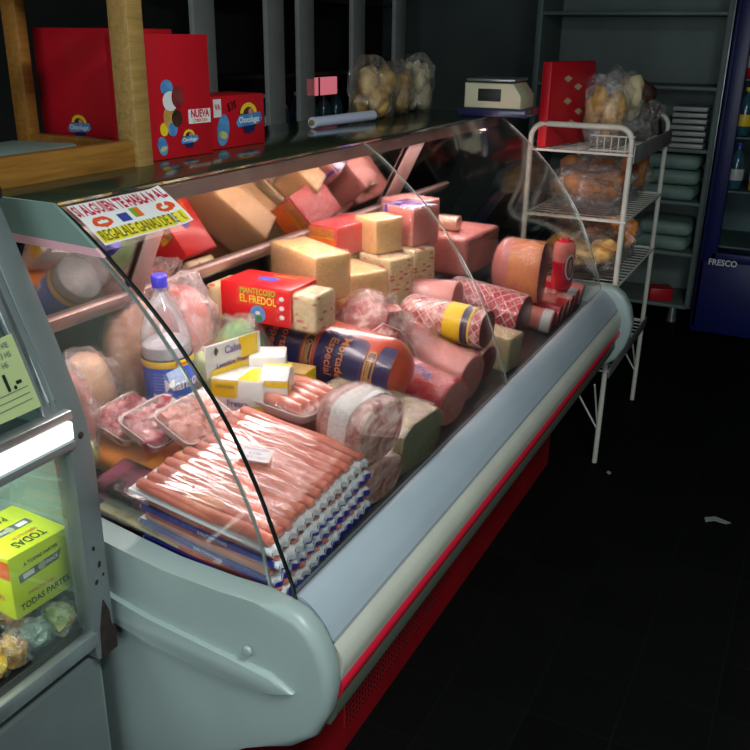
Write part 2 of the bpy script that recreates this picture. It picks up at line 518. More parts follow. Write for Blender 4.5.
def shape2d(pts, f, lift=0.0006):
    """thin printed shape: polygon in the frame f"""
    mb = MB()
    a = [mb.b.verts.new(f @ Vector((x, y, lift))) for x, y in pts]
    mb.b.faces.new(a)
    return mb
def ell(cx, cy, rx, ry, n=24, a0=0, a1=2 * PI):
    return [(cx + rx * math.cos(a0 + (a1 - a0) * i / n), cy + ry * math.sin(a0 + (a1 - a0) * i / n)) for i in range(n if a1 - a0 >= 2 * PI - 1e-6 else n + 1)]
def rect(x0, y0, x1, y1):
    return [(x0, y0), (x1, y0), (x1, y1), (x0, y1)]

# ------------------------------------------------------------------ camera
C_POS = (0.0, -0.7786, 1.6)
f_ = 867.0
def _d(px, py):
    return Vector((px - 375, -(py - 375), -f_)).normalized()
X_ = _d(845, 45); Y_ = _d(-1480, 10)
Y_ = (Y_ - X_ * Y_.dot(X_)).normalized(); Z_ = X_.cross(Y_)
cam_d = bpy.data.cameras.new('camera'); cam = bpy.data.objects.new('camera', cam_d); COL.objects.link(cam)
mw = Matrix((X_, Y_, Z_)).to_4x4(); mw.translation = Vector(C_POS)
cam.matrix_world = mw
cam_d.sensor_width = 36; cam_d.lens = f_ / 750 * 36; cam_d.clip_start = 0.02
scn.camera = cam

# ------------------------------------------------------------------ room shell
X0, X1, YA, YB, HC = -2.6, 6.2, -2.8, 2.3, 2.7
struct('floor', MB().box(((X0 + X1) / 2, (YA + YB) / 2, -0.05), (X1 - X0, YB - YA, 0.1)), M['floor'])
struct('ceiling', MB().box(((X0 + X1) / 2, (YA + YB) / 2, HC + 0.05), (X1 - X0, YB - YA, 0.1)), M['ceiling'])
struct('wall_far', MB().box((X1 + 0.05, (YA + YB) / 2, HC / 2), (0.1, YB - YA, HC)), M['wall'])
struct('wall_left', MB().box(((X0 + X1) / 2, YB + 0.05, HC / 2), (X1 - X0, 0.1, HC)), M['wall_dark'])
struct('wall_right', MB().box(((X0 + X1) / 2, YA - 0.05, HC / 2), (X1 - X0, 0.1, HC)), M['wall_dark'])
# near wall with an unseen window, added as fill light from behind
wn = MB()
wn.box((X0 - 0.05, (YA + YB) / 2, 0.4), (0.1, YB - YA, 0.8))
wn.box((X0 - 0.05, (YA + YB) / 2, 2.55), (0.1, YB - YA, 0.3))
wn.box((X0 - 0.05, -2.5, 1.6), (0.1, 0.6, 1.6))
wn.box((X0 - 0.05, 1.55, 1.6), (0.1, 1.5, 1.6))
struct('wall_near', wn, M['wall'])
wf = MB()
for y in (-2.2, -0.7, 0.8):
    wf.box((X0 - 0.05, y, 1.6), (0.12, 0.05, 1.6))
for z in (0.8, 2.4):
    wf.box((X0 - 0.05, -0.7, z), (0.12, 3.0, 0.05))
struct('fill_window_1', wf, M['white_gloss'])
wp = struct('fill_window_1_pane', MB().box((X0 - 0.08, -0.7, 1.6), (0.01, 2.95, 1.55)), M['fill_pane'])  # glowing pane of the added window
struct('baseboard_far', MB().box((X1 - 0.01, (YA + YB) / 2, 0.05), (0.02, YB - YA, 0.1)), M['wall_dark'])

# ------------------------------------------------------------------ refrigerated display case
CX0, CX1 = 1.0, 3.13
case = rooted('display_case', 'long refrigerated deli case with curved glass, grey bumper and red base', 'display case', (1.0, 0.2, 0))
GP = [(.287, 1.350), (.246, 1.324), (.205, 1.293), (.163, 1.257), (.115, 1.214), (.066, 1.163), (.024, 1.110), (-.010, 1.065), (-.046, 1.005), (-.082, .930), (-.115, .843), (-.137, .785), (-.146, .750)]
def prof(P, t):
    t = min(max(t, 0), 1) * (len(P) - 1); i = min(int(t), len(P) - 2); f = t - i
    p0 = P[max(i - 1, 0)]; p1 = P[i]; p2 = P[i + 1]; p3 = P[min(i + 2, len(P) - 1)]
    return tuple(0.5 * ((2 * b) + (c - a) * f + (2 * a - 5 * b + 4 * c - d) * f * f + (3 * b - a - 3 * c + d) * f ** 3) for a, b, c, d in zip(p0, p1, p2, p3))
def offs(P, t, o):
    a = prof(P, t - 0.02); b = prof(P, t + 0.02)
    d = Vector((b[0] - a[0], b[1] - a[1])).normalized(); n = Vector((-d.y, d.x)); c = prof(P, t)
    return (c[0] + n.x * o, c[1] + n.y * o)
def pane(x0, x1, m, name):
    mb = MB()
    mb.surf(lambda u, v: (x0 + (x1 - x0) * v, *offs(GP, u, 0)), 30, 1, lambda u, v: (x0 + (x1 - x0) * v, *offs(GP, u, 0.006)))
    return obj(name, mb, m, case)
pn = pane(CX0, 2.048, M['glass'], 'front_glass')
pf = pane(2.054, CX1 - 0.03, M['glass'], 'front_glass')
def strip(P, x, w, o, m, name, par, dx=0.0):
    mb = MB()
    mb.surf(lambda u, v: (x + w * v, *offs(P, u, -o)), 40, 1, lambda u, v: (x + w * v, *offs(P, u, 0.006 + o)))
    return obj(name, mb, m, par)
strip(GP, CX0 - 0.005, 0.0045, -0.0005, M['glass_edge'], 'polished_edge', case)['label'] = 'dark ground edge of the curved glass'
strip(GP, 2.0492, 0.0022, -.001, M['glass_edge_lit'], 'glass_joint', case)
strip(GP, CX1 - 0.0295, 0.003, -.001, M['glass_edge_lit'], 'polished_edge', case)
# inner side pane of the near end with its own curved edge
A2 = [(.26, 1.315), (.226, 1.288), (.19, 1.255), (.138, 1.206), (.099, 1.161), (.053, 1.100), (.015, 1.037), (-.013, .981), (-.050, .905), (-.075, .838), (-.092, .756)]
sd = [prof(A2, i / 24) for i in range(25)]
obj('side_glass', MB().prism(sd + [(.42, .80), (.42, 1.30)], 'X', 1.003, 1.008), M['glass'], case)
strip(A2, 1.0025, 0.0045, -0.001, M['glass_edge_lit'], 'side_glass_edge', case)
# far side pane
obj('side_glass', MB().prism(sd + [(.42, .80), (.42, 1.30)], 'X', 3.09, 3.096), M['glass'], case)
# canopy
obj('canopy', MB().box(((CX0 + CX1) / 2 + 0.01, .512, 1.3375), (CX1 - CX0 + 0.03, .43, .027), bev=.004), M['canopy'], case)
obj('canopy_lip', MB().box(((CX0 + CX1) / 2, .297, 1.325), (CX1 - CX0, .008, .030), bev=.002), M['lip'], case)
tb = obj('lamp_tube', MB().tube([(1.10, .322, 1.314), (3.02, .322, 1.314)], .009, 14), M['tube'], case)
lt = MB()
lt.box((1.08, .322, 1.311), (.03, .026, .026)); obj('lamp_holder', lt, M['white'], case); lt = MB().box((3.04, .322, 1.311), (.03, .026, .026))
obj('lamp_holder', lt, M['white'], case)
# sloping mirror below the canopy, its rail and struts
MP0, MP1 = Vector((0, .372, 1.318)), Vector((0, .482, 1.092))
md = (MP1 - MP0).normalized(); mn = Vector((0, md.z, -md.y)); mn = -mn if mn.y > 0 else mn
rotm = Matrix((Vector((1, 0, 0)), md, mn)).transposed()
if rotm.determinant() < 0: rotm = Matrix((Vector((-1, 0, 0)), md, mn)).transposed()
mc = (MP0 + MP1) / 2
L_ = (MP1 - MP0).length
obj('mirror', MB().box((2.06, mc.y, mc.z), (2.08, L_, .005), rot=rotm), M['mirror'], case, smooth=False)
rl = Vector((2.06, MP1.y, MP1.z))
obj('mirror_rail', MB().box(rl + md * .008 + mn * .004, (2.1, .026, .016), rot=rotm, bev=.003), M['lip'], case)
obj('mirror_rail', MB().box(rl + md * .030 + mn * .001, (2.1, .012, .010), rot=rotm, bev=.002), M['alu'], case)
for x, sw in ((1.36, .05), (2.58, .11)):
    obj('mirror_strut', MB().box(Vector((x, mc.y, mc.z)) + mn * .010, (sw, L_ * 1.0, .006), rot=rotm, bev=.002), M['lip'], case)
# rear: sliding doors and back body
obj('rear_panel', MB().box((2.065, .66, .66), (2.13, .03, 1.32)), M['dark_steel'], case)
for i, x in enumerate((1.53, 2.6)):
    d = obj('sliding_door', MB().box((x, .635 - .012 * i, .99), (1.06, .008, .46), bev=.003), M['dark_steel'], case)
# deck (sloping display floor)
def dz(y): return .70 + (y + .13) * .18
dk = MB().prism([(-.135, dz(-.135)), (.64, dz(.64)), (.64, dz(.64) - .03), (-.135, dz(-.135) - .03)], 'X', 1.03, 3.09)
obj('deck', dk, M['inner_steel'], case)
obj('deck_riser', MB().prism([(.26, .76), (.26, .88), (.62, .88), (.62, .76)], 'X', 1.86, 3.05, bev=.006), M['inner_steel'], case)
obj('front_lining', MB().prism([(-.150, .752), (-.136, .752), (-.128, .700), (-.150, .690)], 'X', 1.03, 3.09), M['dark_steel'], case)
# bumper pieces
def extr(P, x0, x1, name, m, bev=0.0):
    return obj(name, MB().prism(P, 'X', x0, x1, bev=bev), m, case)
def smoothP(P, n=8):
    return [prof(P, i / (n * (len(P) - 1))) for i in range(n * (len(P) - 1) + 1)]
up = smoothP([(-.140, .755), (-.152, .756), (-.172, .744), (-.196, .718), (-.210, .692)])
extr(up + [(-.17, .69), (-.14, .70)], 1.0, 3.12, 'bumper_panel', M['bumper'])
extr([(-.206, .694), (-.214, .690), (-.210, .683), (-.18, .683), (-.18, .694)], 1.0, 3.12, 'bumper_groove', M['bump_groove'])
lo = smoothP([(-.213, .684), (-.224, .668), (-.229, .645), (-.225, .617)])
extr(lo + [(-.19, .617), (-.19, .684)], 1.0, 3.12, 'lower_bumper', M['cream_bumper'])
rd = smoothP([(-.224, .617), (-.229, .604), (-.224, .586), (-.214, .572)], 5)
extr(rd + [(-.18, .572), (-.18, .617)], 1.0, 3.12, 'red_strip', M['red_trim'])
extr([(-.216, .573), (-.217, .545), (-.205, .518), (-.12, .50), (-.12, .573)], 1.0, 3.12, 'olive_strip', M['olive_trim'])
obj('case_body', MB().prism([(-.18, .515), (-.19, .69), (-.14, .70), (.64, .80), (.64, .42), (0.0, .42), (-.12, .50)], 'X', 1.03, 3.10), M['dark_steel'], case)
obj('base', MB().prism([(0.0, .0), (0.0, .47), (.62, .47), (.62, 0)], 'X', 1.02, 3.14), M['red_steel'], case)
obj('vent_grille', MB().prism([(-.004, .07), (-.004, .27), (0.001, .27), (0.001, .07)], 'X', 1.42, 2.02), M['vent'], case, smooth=False)
# moulded end panels
EP = [(.66, .835), (.30, .788), (.18, .768), (.094, .756), (-.02, .752), (-.091, .754), (-.14, .757), (-.170, .748), (-.195, .727), (-.212, .70), (-.226, .66), (-.229, .62), (-.222, .575), (-.20, .52), (-.15, .475), (-.06, .44), (0, .42), (.02, .36), (.02, 0), (.66, 0)]
obj('end_panel', MB().prism(EP, 'X', .955, 1.004, bev=.018, seg=4), M['grey_plastic'], case)
rib = [(.66, .735), (.28, .685), (.13, .652), (-.03, .634), (-.12, .628), (-.165, .604), (-.12, .582), (-.03, .584), (.13, .598), (.28, .632), (.66, .685)]
obj('moulded_rib', MB().prism(rib, 'X', .944, .962, bev=.008), M['grey_plastic'], case)
obj('screw_cover', MB().lathe([(0, .006), (.007, .005), (.010, 0)], seg=20).xform(Matrix.Translation((.953, -.075, .655)) @ Matrix.Rotation(R(-90), 4, 'Y')), M['grey_plastic'], case)
EPf = [(.66, .80), (.30, .78), (.094, .765), (-.091, .764), (-.15, .774), (-.19, .768), (-.225, .745), (-.252, .70), (-.266, .645), (-.264, .60), (-.250, .55), (-.225, .50), (-.18, .462), (-.14, .45), (0, .42), (.02, .36), (.02, 0), (.66, 0)]
obj('end_panel', MB().prism(EPf, 'X', 3.10, 3.16, bev=.016, seg=4), M['grey_plastic'], case)
# grey inner end frame at the near top, seen through the side pane
obj('canopy_end_plate', MB().prism([(.285, 1.351), (.246, 1.322), (.205, 1.289), (.66, 1.303), (.66, 1.351)], 'X', .988, .995), M['teal_panel'], case)
obj('lamp_tinted_strip', MB().prism([(.205, 1.289), (.190, 1.276), (.66, 1.286), (.66, 1.303)], 'X', .988, .995), mat('lamp_tinted_plastic', rgb(236, 178, 188), None, rough=.4), case)  # pink lamp light painted into the colour of a white plastic strip
# sign taped to the glass: lies on the slope of the pane
def on_glass(u, v, lift=.0015):
    """u metres along the case, v metres down the pane from its top edge"""
    tot = 0.0; p = prof(GP, 0); t = 0.0
    while tot < v and t < 1:
        t += .005; q = prof(GP, t); tot += math.hypot(q[0] - p[0], q[1] - p[1]); p = q
    a = prof(GP, t - .01 if t > .01 else 0); b = prof(GP, t + .01)
    d = Vector((b[0] - a[0], b[1] - a[1])).normalized()
    n = Vector((d.y, -d.x)); n = -n if n.x > 0 else n
    return Vector((u, p[0] + n.x * lift, p[1] + n.y * lift))
SU0, SU1, SV0, SV1 = 1.006, 1.222, .012, .104
sheet = MB()
def curl(u):
    return .0015 + max(0, u - .9) * .06
sheet.surf(lambda u, v: on_glass(SU0 + (SU1 - SU0) * u, SV0 + (SV1 - SV0) * v, curl(u)), 12, 8, lambda u, v: on_glass(SU0 + (SU1 - SU0) * u, SV0 + (SV1 - SV0) * v, curl(u) + .0006))
sg = obj('paper_sign', sheet, M['white'])
tag(sg, 'white paper sign with red and yellow lettering taped on the curved glass', 'sign')
def sgf(cx, cv, lift=.0026):
    return lambda x, y: on_glass(SU0 + cx + x, SV0 + cv - y, lift + max(0, (cx + x) / (SU1 - SU0) - .9) * .06)
def sg_poly(pts, m, name, cx, cv, lift=.0025):
    mb = MB(); f = sgf(cx, cv, lift)
    mb.b.faces.new([mb.b.verts.new(f(*p)) for p in pts]); return obj(name, mb, m, sg)
lettering('SI ALGUIEN TE HABLA MAL', .033, mat('sign_red', rgb(190, 24, 60)), sg, sgf(.107, .018), .02, .53)
for i in range(8):
    sg_poly(rect(-.0125, -.013, .0125, .013), M['yellow_ink'], 'yellow_band', .015 + i * .0263, .076, .0022)
lettering('REGALALE GANAS DE REIR', .031, mat('sign_olive', rgb(120, 116, 10)), sg, sgf(.106, .076, .003), .015, .54)
for cx in (.035, .188):
    sg_poly(ell(0, 0, .021, .012), mat('mouth_orange', rgb(226, 84, 40)), 'printed_mouth', cx, .047)
    sg_poly(ell(0, -.001, .012, .0045), M['white'], 'printed_teeth', cx, .047, .0031)
sg_poly(rect(-.012, -.010, .012, .010), mat('sign_blue', rgb(60, 70, 150)), 'printed_patch', .085, .048)
sg_poly(rect(-.011, -.010, .011, .010), mat('sign_green', rgb(120, 170, 50)), 'printed_patch', .118, .044)
sg_poly(rect(-.006, -.009, .006, .009), M['orange_print'], 'printed_patch', .122, .044, .0031)

# ------------------------------------------------------------------ neighbouring snack case on the left
sc = rooted('snack_case', 'grey metal snack showcase with worn corner post and sloping glass', 'display case', (.6, .25, .0))
FP = [(.345, 1.40), (.245, 1.15), (.215, 1.07), (.197, 1.02), (.193, .95), (.190, .585)]
def slab(P, x0, x1, d, name, m, par=sc, bev=.004):
    pts = [(y, z) for y, z in P] + [(y + d, z) for y, z in reversed(P)]
    return obj(name, MB().prism(pts, 'X', x0, x1, bev=bev), m, par)
cp = slab(FP, .882, .927, .04, 'corner_post', M['grey_post'])
ru = obj('rust_patch', MB().prism([(.889, .585), (.927, .585), (.928, .628), (.919, .640), (.917, .668), (.907, .695), (.901, .675), (.893, .64)], 'Y', .1885, .193), M['rust'], cp)
ru['label'] = 'brown rust patch'
for (x, z, s_) in ((.901, .80, .003), (.909, .765, .004), (.899, .735, .0035), (.915, .742, .0025)):
    obj('paint_chip', MB().blob((x, .1905, z), (s_, .0015, s_ * 1.6), .4, 12, int(z * 100), 1, False), M['rust'], cp)
obj('post_rivet', MB().blob((.907, .196, 1.005), (.006, .003, .006), .0, 9, 1, 2, False), M['rust'], cp)
UP = [(.349, 1.40), (.248, 1.15), (.218, 1.07), (.206, 1.052)]
slab(UP, .853, .871, .012, 'glass_rim', M['alu'])
slab(UP, .862, .882, .03, 'inner_frame', M['grey_post'])
slab([(.352, 1.40), (.252, 1.15), (.222, 1.07), (.212, 1.052)], .2, .862, .005, 'upper_glass', M['glass'])
obj('glass_channel', MB().box((.55, .207, 1.046), (.69, .026, .016), bev=.003), M['alu'], sc)
df = obj('lit_shelf_front', MB().box((.545, .197, 1.022), (.69, .012, .030), bev=.003), M['diffuser'], sc)
df['label'] = 'glowing white lamp diffuser'
obj('shelf_rail', MB().box((.545, .197, .999), (.69, .018, .014), bev=.003), M['grey_post'], sc)
obj('lower_glass', MB().box((.545, .206, .815), (.69, .005, .35)), M['glass_soft'], sc)
obj('bottom_rail', MB().box((.545, .200, .628), (.69, .020, .030), bev=.004), M['alu'], sc)
obj('skirt_panel', MB().box((.545, .215, .29), (.70, .02, .58)), M['grey_post'], sc)
obj('mid_shelf', MB().box((.56, .43, .995), (.72, .40, .012), bev=.003), M['alu'], sc)
obj('case_floor', MB().box((.56, .44, .633), (.72, .44, .02), bev=.003), M['dark_steel'], sc)
obj('side_panel', MB().prism([(.235, .62), (.235, 1.02), (.36, 1.36), (.66, 1.36), (.66, .0), (.235, .0)], 'X', .914, .926), M['teal_panel'], sc)
obj('back_panel', MB().box((.56, .655, .68), (.74, .012, 1.36)), M['teal_panel'], sc)
obj('top_panel', MB().box((.56, .50, 1.372), (.76, .33, .02), bev=.003), M['dark_steel'], sc)
# taped paper and sticker on its upper glass
def up_pt(x, s, lift=.002):
    a, b = Vector((.218, 1.07)), Vector((.248, 1.15)); c = Vector((.349, 1.40))
    d = (c - a).normalized(); n = Vector((d.y, -d.x)); n = -n if n.x > 0 else n
    q = a + d * s + n * (lift + .001) + Vector((.004, 0))
    return Vector((x, q.x - .004, q.y))
pp = MB(); pp.surf(lambda u, v: up_pt(.70 + .155 * u, .0 + .118 * v * (1 - .12 * (1 - u))), 6, 4, lambda u, v: up_pt(.70 + .155 * u, .0 + .118 * v * (1 - .12 * (1 - u)), .0026))
pn_ = obj('price_note', pp, M['pale_green_paper'])
tag(pn_, 'pale green paper note taped inside the sloping glass of the snack showcase', 'note')
def note(txt, sz, x, s, m, nar=.8, b=0.0):
    lettering(txt, sz, m, pn_, lambda a, b_: up_pt(x + a, s + b_, .004), b, nar)
for i, tx in enumerate(('DE LUN A VIE', 'DE 9 A 13 HS', 'Y 17 HS')):
    note(tx, .012, .812, .104 - .014 * i, M['grey_ink'])
note('1.-', .036, .822, .050, M['black'], .9, .03)
for i in range(3):
    q = MB(); q.b.faces.new([q.b.verts.new(up_pt(x, .012 + .010 * i + s, .004)) for x, s in ((.715, 0), (.845, .004), (.845, .0052), (.715, .0012))])
    obj('ruled_line', q, M['grey_ink'], pn_)
gd = MB(); gd.b.faces.new([gd.b.verts.new(up_pt(.752 + .016 * math.cos(a * PI / 12), .068 + .016 * math.sin(a * PI / 12), .0055)) for a in range(24)])
tag(obj('round_sticker', gd, M['green_dot']), 'round bright green sticker beside the pale green note', 'sticker')
# neon box of snacks
nb = thing('snack_box', 'neon yellow cardboard box printed TODAS PARTES behind lower showcase glass', 'box', (.853, .327, .705), (0, 0, R(-4)))
nb.scale = (.60, .82, .58)
obj('carton', MB().box((-.0, 0, .10), (.20, .17, .20), bev=.003), M['neon'], nb)
F1 = frame((0, -.0855, .10), (1, 0, 0), (0, 0, 1))
lettering('TODAS PARTES', .028, M['black'], nb, F1 @ Matrix.Translation((.0, -.065, 0)) @ Matrix.Rotation(R(4), 4, 'Z'), .02, .85)
lettering('DISFRUTALO EN', .014, M['red_trim'], nb, F1 @ Matrix.Translation((-.01, -.036, 0)), .01, .85)
def badge(fr, cx, cy, rot, k=1.0):
    f = fr @ Matrix.Translation((cx, cy, 0)) @ Matrix.Rotation(R(rot), 4, 'Z')
    obj('printed_band', shape2d([(-.075 * k, -.015 * k), (.055 * k, -.015 * k), (.07 * k, .018 * k), (.055 * k, .012 * k), (-.075 * k, .012 * k)], f), M['grey_ink'], nb)
    obj('printed_disc', shape2d(ell(0, 0, .013 * k, .013 * k), f, .001), mat('badge_grey', rgb(170, 176, 150)), nb)
    obj('printed_patch', shape2d(rect(-.062 * k, -.008 * k, -.026 * k, .008 * k), f, .001), M['white'], nb)
    lettering('SNACK', .016 * k, M['white'], nb, f @ Matrix.Translation((.034 * k, 0, 0)), .02, .8, lift=.0012)
badge(F1, .0, .028, 4)
lettering('A TODAS PARTES', .017, M['black'], nb, F1 @ Matrix.Translation((-.0, .062, 0)) @ Matrix.Rotation(R(3), 4, 'Z'), .02, .85)
F2 = frame((0, 0, .2005), (-1, 0, 0), (0, -1, 0))
lettering('TODAS', .034, M['black'], nb, F2 @ Matrix.Translation((.0, .055, 0)), .02, .9)
lettering('DISFRUTALO EN', .013, M['red_trim'], nb, F2 @ Matrix.Translation((-.01, .032, 0)), .01, .85)
badge(F2, .0, -.003, 0, .9)
lettering('PARTES', .030, M['black'], nb, F2 @ Matrix.Translation((.01, -.05, 0)), .02, .9)
F3 = frame((-.1005, 0, .10), (0, -1, 0), (0, 0, 1))
obj('printed_patch', shape2d([(-.085, .02), (.085, .03), (.085, .09), (-.085, .06)], F3), M['orange_print'], nb)
obj('printed_patch', shape2d(ell(.01, .06, .03, .025), F3, .001), M['card_red'], nb)
lettering('TODAS PARTES', .020, M['red_trim'], nb, F3 @ Matrix.Translation((0, -.04, 0)), .01, .85)
# loose snack bags around and behind it
SN = [(.868, .245, .032, .028, .026, 'green_veg', 'green crinkled snack bag by the corner post'),
 (.815, .245, .032, .026, .024, 'bag_green', 'pale green crinkled snack bag under front edge of the neon box'),
 (.765, .245, .034, .026, .026, 'pastry', 'golden crinkled snack bag below the neon box corner'),
 (.725, .250, .034, .028, .030, 'yellow', 'yellow crinkled snack bag left of the neon box'),
 (.665, .255, .034, .030, .032, 'bag_green', 'pale snack bag farthest left on the showcase floor'),
 (.870, .305, .030, .028, .030, 'bag_green', 'pale green snack bag behind the one by the corner post'),
 (.835, .310, .032, .030, .028, 'pastry', 'golden snack bag hidden half under the neon box'),
 (.745, .315, .038, .032, .040, 'green_veg', 'green snack bag behind the yellow one'),
 (.872, .375, .028, .034, .030, 'yellow', 'yellow snack bag at the back by the side panel'),
 (.860, .430, .038, .030, .040, 'orange_cheese', 'orange snack bag behind the neon box')]
for k, (x, y, rx, ry, rz_, m, lab) in enumerate(SN):
    t = thing('snack_bag', lab, 'snack bag', (x, y + .01, .6455), (0, 0, .5 * k), 'snack bags on the showcase floor')
    obj('snacks', MB().blob((0, 0, rz_ * .7), (rx * .85, ry * .85, rz_ * .8), .25, 10, k), M[m], t)
    obj('clear_bag', MB().blob((0, 0, rz_ * .75), (rx, ry, rz_), .3, 12, k + 3), M['bag'], t)

# ------------------------------------------------------------------ food in the case (local frame of each: base centre of the front end, body along +Y)
def wrapmb(w, h, l, **k):
    a = dict(infl=.004, amp=.05, fr=26, nu=36, nv=22, cap_front=False, seed=5); a.update(k)
    return MB().loaf(w, h, l, **a)
def roll(name, label, loc, w, h, l, body, face=None, p=2.2, rz=0, rx=0, film='film', amp=.02, group=None, cat='cold meat', seed=1, back='round', front='flat', wrap=True, ry=0):
    t = thing(name, label, cat, loc, (R(rx), R(ry), R(rz)), group)
    obj('body', MB().loaf(w, h, l, p=p, amp=amp, fr=14, seed=seed, back=back, front=front), M[body], t)
    if face and front == 'flat':
        m = MB(); n = 32
        rings = []
        for (k, dy) in ((.985, -.0005), (.96, -.0022), (.5, -.0028)):
            rings.append([m.b.verts.new((math.copysign(abs(math.cos(2 * PI * i / n)) ** (2 / p), math.cos(2 * PI * i / n)) * w / 2 * k, dy, h / 2 + math.copysign(abs(math.sin(2 * PI * i / n)) ** (2 / p), math.sin(2 * PI * i / n)) * h / 2 * k)) for i in range(n)])
        for a, c in zip(rings[:-1], rings[1:]):
            for i in range(n): m.b.faces.new((a[i], a[(i + 1) % n], c[(i + 1) % n], c[i]))
        m.b.faces.new(rings[-1])
        obj('cut_face', m, M[face], t)
    if wrap:
        obj('plastic_wrap', wrapmb(w, h, l, p=p, seed=seed, back=back, front=front), M[film], t)
    return t
def block(name, label, loc, w, l, h, m, rz=0, rx=0, bev=.006, cat='cheese', group=None, film=None, ry=0, wrapname='plastic_wrap'):
    """loc = centre of the underside"""
    t = thing(name, label, cat, loc, (R(rx), R(ry), R(rz)), group)
    mb = MB().box((0, 0, h / 2), (w, l, h), bev=bev, seg=3)
    bmesh.ops.subdivide_edges(mb.b, edges=[e for e in mb.b.edges if e.calc_length() > .03], cuts=5, use_grid_fill=True)
    for v in mb.b.verts:
        v.co += Vector((noise.noise(v.co * 22), noise.noise(v.co * 22 + Vector((5, 0, 0))), noise.noise(v.co * 22 + Vector((0, 7, 0))))) * .0016
    obj('block', mb, M[m], t)
    if film:
        mb = MB().box((0, 0, h / 2), (w + .004, l + .004, h + .004), bev=bev, seg=3)
        bmesh.ops.subdivide_edges(mb.b, edges=[e for e in mb.b.edges if e.calc_length() > .03], cuts=9, use_grid_fill=True)
        for v in mb.b.verts:
            v.co += v.co.normalized() * max(0, noise.noise(v.co * 40 + Vector((loc[0], 0, 0)))) * .004
        obj(wrapname, mb, M[film], t)
    return t
D = dz

# sausages in flat packs: a stack of four at the near end
NS = 13
def pack(i, z, dx, dy, rz):
    lab = ['bottom flat pack of long sausages on white blue-edged tray', 'second flat sausage pack from the bottom of the near stack', 'third flat sausage pack of the stack, under the topmost', 'topmost flat pack of long pink sausages with a small white price label'][i]
    t = thing('sausage_pack', lab, 'sausages', (1.188 + dx, -.088 + dy, z + .010), (R(9), R(-4), R(rz)), 'stacked flat sausage packs')
    W, L = .335, .285 if i < 3 else .295
    # wavy edged card tray
    mb = MB()
    def tr(u, v, zz):
        x = (u - .5) * W; y = v * L
        wv = .0025 * math.sin(u * NS * 2 * PI) if v < .02 else 0
        return Vector((x, y - (.003 if v < .02 else 0) + wv, zz + .0025 * math.sin(u * NS * 2 * PI) * max(0, 1 - v * 8)))
    mb.surf(lambda u, v: tr(u, v, .0055), NS * 6, 10, lambda u, v: tr(u, v, .0))
    mb.surf(lambda u, v: Vector(((u - .5) * W, -.0062 + .0025 * math.sin(u * NS * 2 * PI), -.004 + .0105 * v + .002 * math.sin(u * NS * 2 * PI))), NS * 12, 1, lambda u, v: Vector(((u - .5) * W, -.0052 + .0025 * math.sin(u * NS * 2 * PI), -.004 + .0105 * v + .002 * math.sin(u * NS * 2 * PI))))
    tray = obj('card_tray', mb, M['paper_white'], t)
    if i < 3:
        b = MB()
        b.surf(lambda u, v: Vector(((u - .5) * W * 1.004, -.0084 + .0025 * math.sin(u * NS * 2 * PI), -.005 + .0085 * v * (1.2 + 1.8 * noise.noise(Vector((u * 5, i * 3.3, 0)))) + .001 * math.sin(u * NS * 2 * PI))), NS * 12, 1, lambda u, v: Vector(((u - .5) * W * 1.004, -.0078 + .0025 * math.sin(u * NS * 2 * PI), -.005 + .0085 * v * (1.2 + 1.8 * noise.noise(Vector((u * 5, i * 3.3, 0)))) + .001 * math.sin(u * NS * 2 * PI))))
        b.box((-W / 2 - .002, L * .5, .006), (.003, L * .96, .011))
        b.box((-W / 2 + .008, L * .5, .0066), (.020, L * .9, .001))
        obj('blue_print', b, M['blue_print'], t)
        f = frame((-W / 2 - .0036, L * .45, .0062), (0, -1, 0), (0, 0, 1))
        lettering('SALCHICHAS', .0095, M['white'], t, f, .02, 1.1)
    r = W / NS / 2 * .98
    for k in range(NS):
        x = (k + .5 - NS / 2) * (W / NS)
        pts = []
        off = random.uniform(-.004, .004)
        for j in range(11):
            y = .002 + (L - .012) * j / 10 + off
            pts.append((x + .002 * math.sin(j * .7 + k), y, .0060 + r * .84 + .0012 * math.sin(j + k * 2)))
        rs = [r * .25, r * .86] + [r] * 7 + [r * .86, r * .25]
        pts[1] = (pts[1][0], pts[0][1] + .006, pts[1][2]); pts[9] = (pts[9][0], pts[10][1] - .006, pts[9][2])
        obj('sausage', MB().tube(pts, rs, 12, flat=.84), M['sausage'], t)
    mb = MB()
    def fl(u, v):
        e = min(1, min(v, 1 - v) * 9, min(u, 1 - u) * 14)
        zt = .0065 + r * 1.72 * math.sqrt(max(0, e)) * (1 - .10 * (1 - abs(math.sin(u * NS * PI))))
        zt += .0018 * noise.noise(Vector((u * 16, v * 3.2, i * 3))) + .0018 * noise.noise(Vector((u * 40 + v * 9, v * 5, i)))
        return Vector(((u - .5) * (W + .002), -.006 + v * (L - .002), zt + .001))
    mb.surf(fl, NS * 7, 22)
    obj('plastic_wrap', mb, M['film_long'], t)
    if i == 3:
        f = frame((.015, .155, .0365), (0.35, -1, -.0), (1, .35, 0))
        q = MB(); q.surf(lambda u, v: f @ Vector(((u - .5) * .062, (v - .5) * .045, .0 + .0006 * math.sin(u * 20))), 6, 4, lambda u, v: f @ Vector(((u - .5) * .062, (v - .5) * .045, .0006 + .0006 * math.sin(u * 20))))
        lb = obj('price_label', q, M['white'], t); lb['label'] = 'white paper price label with purple print'
        for s_, dy_ in (('SALCHICHA', .012), ('$ 7,90', -.002), ('PESO 1,020', -.014)):
            lettering(s_, .010, M['purple_ink'], lb, f @ Matrix.Translation((0, dy_, .0012)), .0, .9, world=False)
    return t
ST = [(.712, .002, .0, 0), (.745, -.003, .004, -1), (.778, .003, .0, 1), (.811, -.012, .0, 0)]
for i, (z, dx, dy, rz) in enumerate(ST):
    pack(i, z, dx, dy, rz)

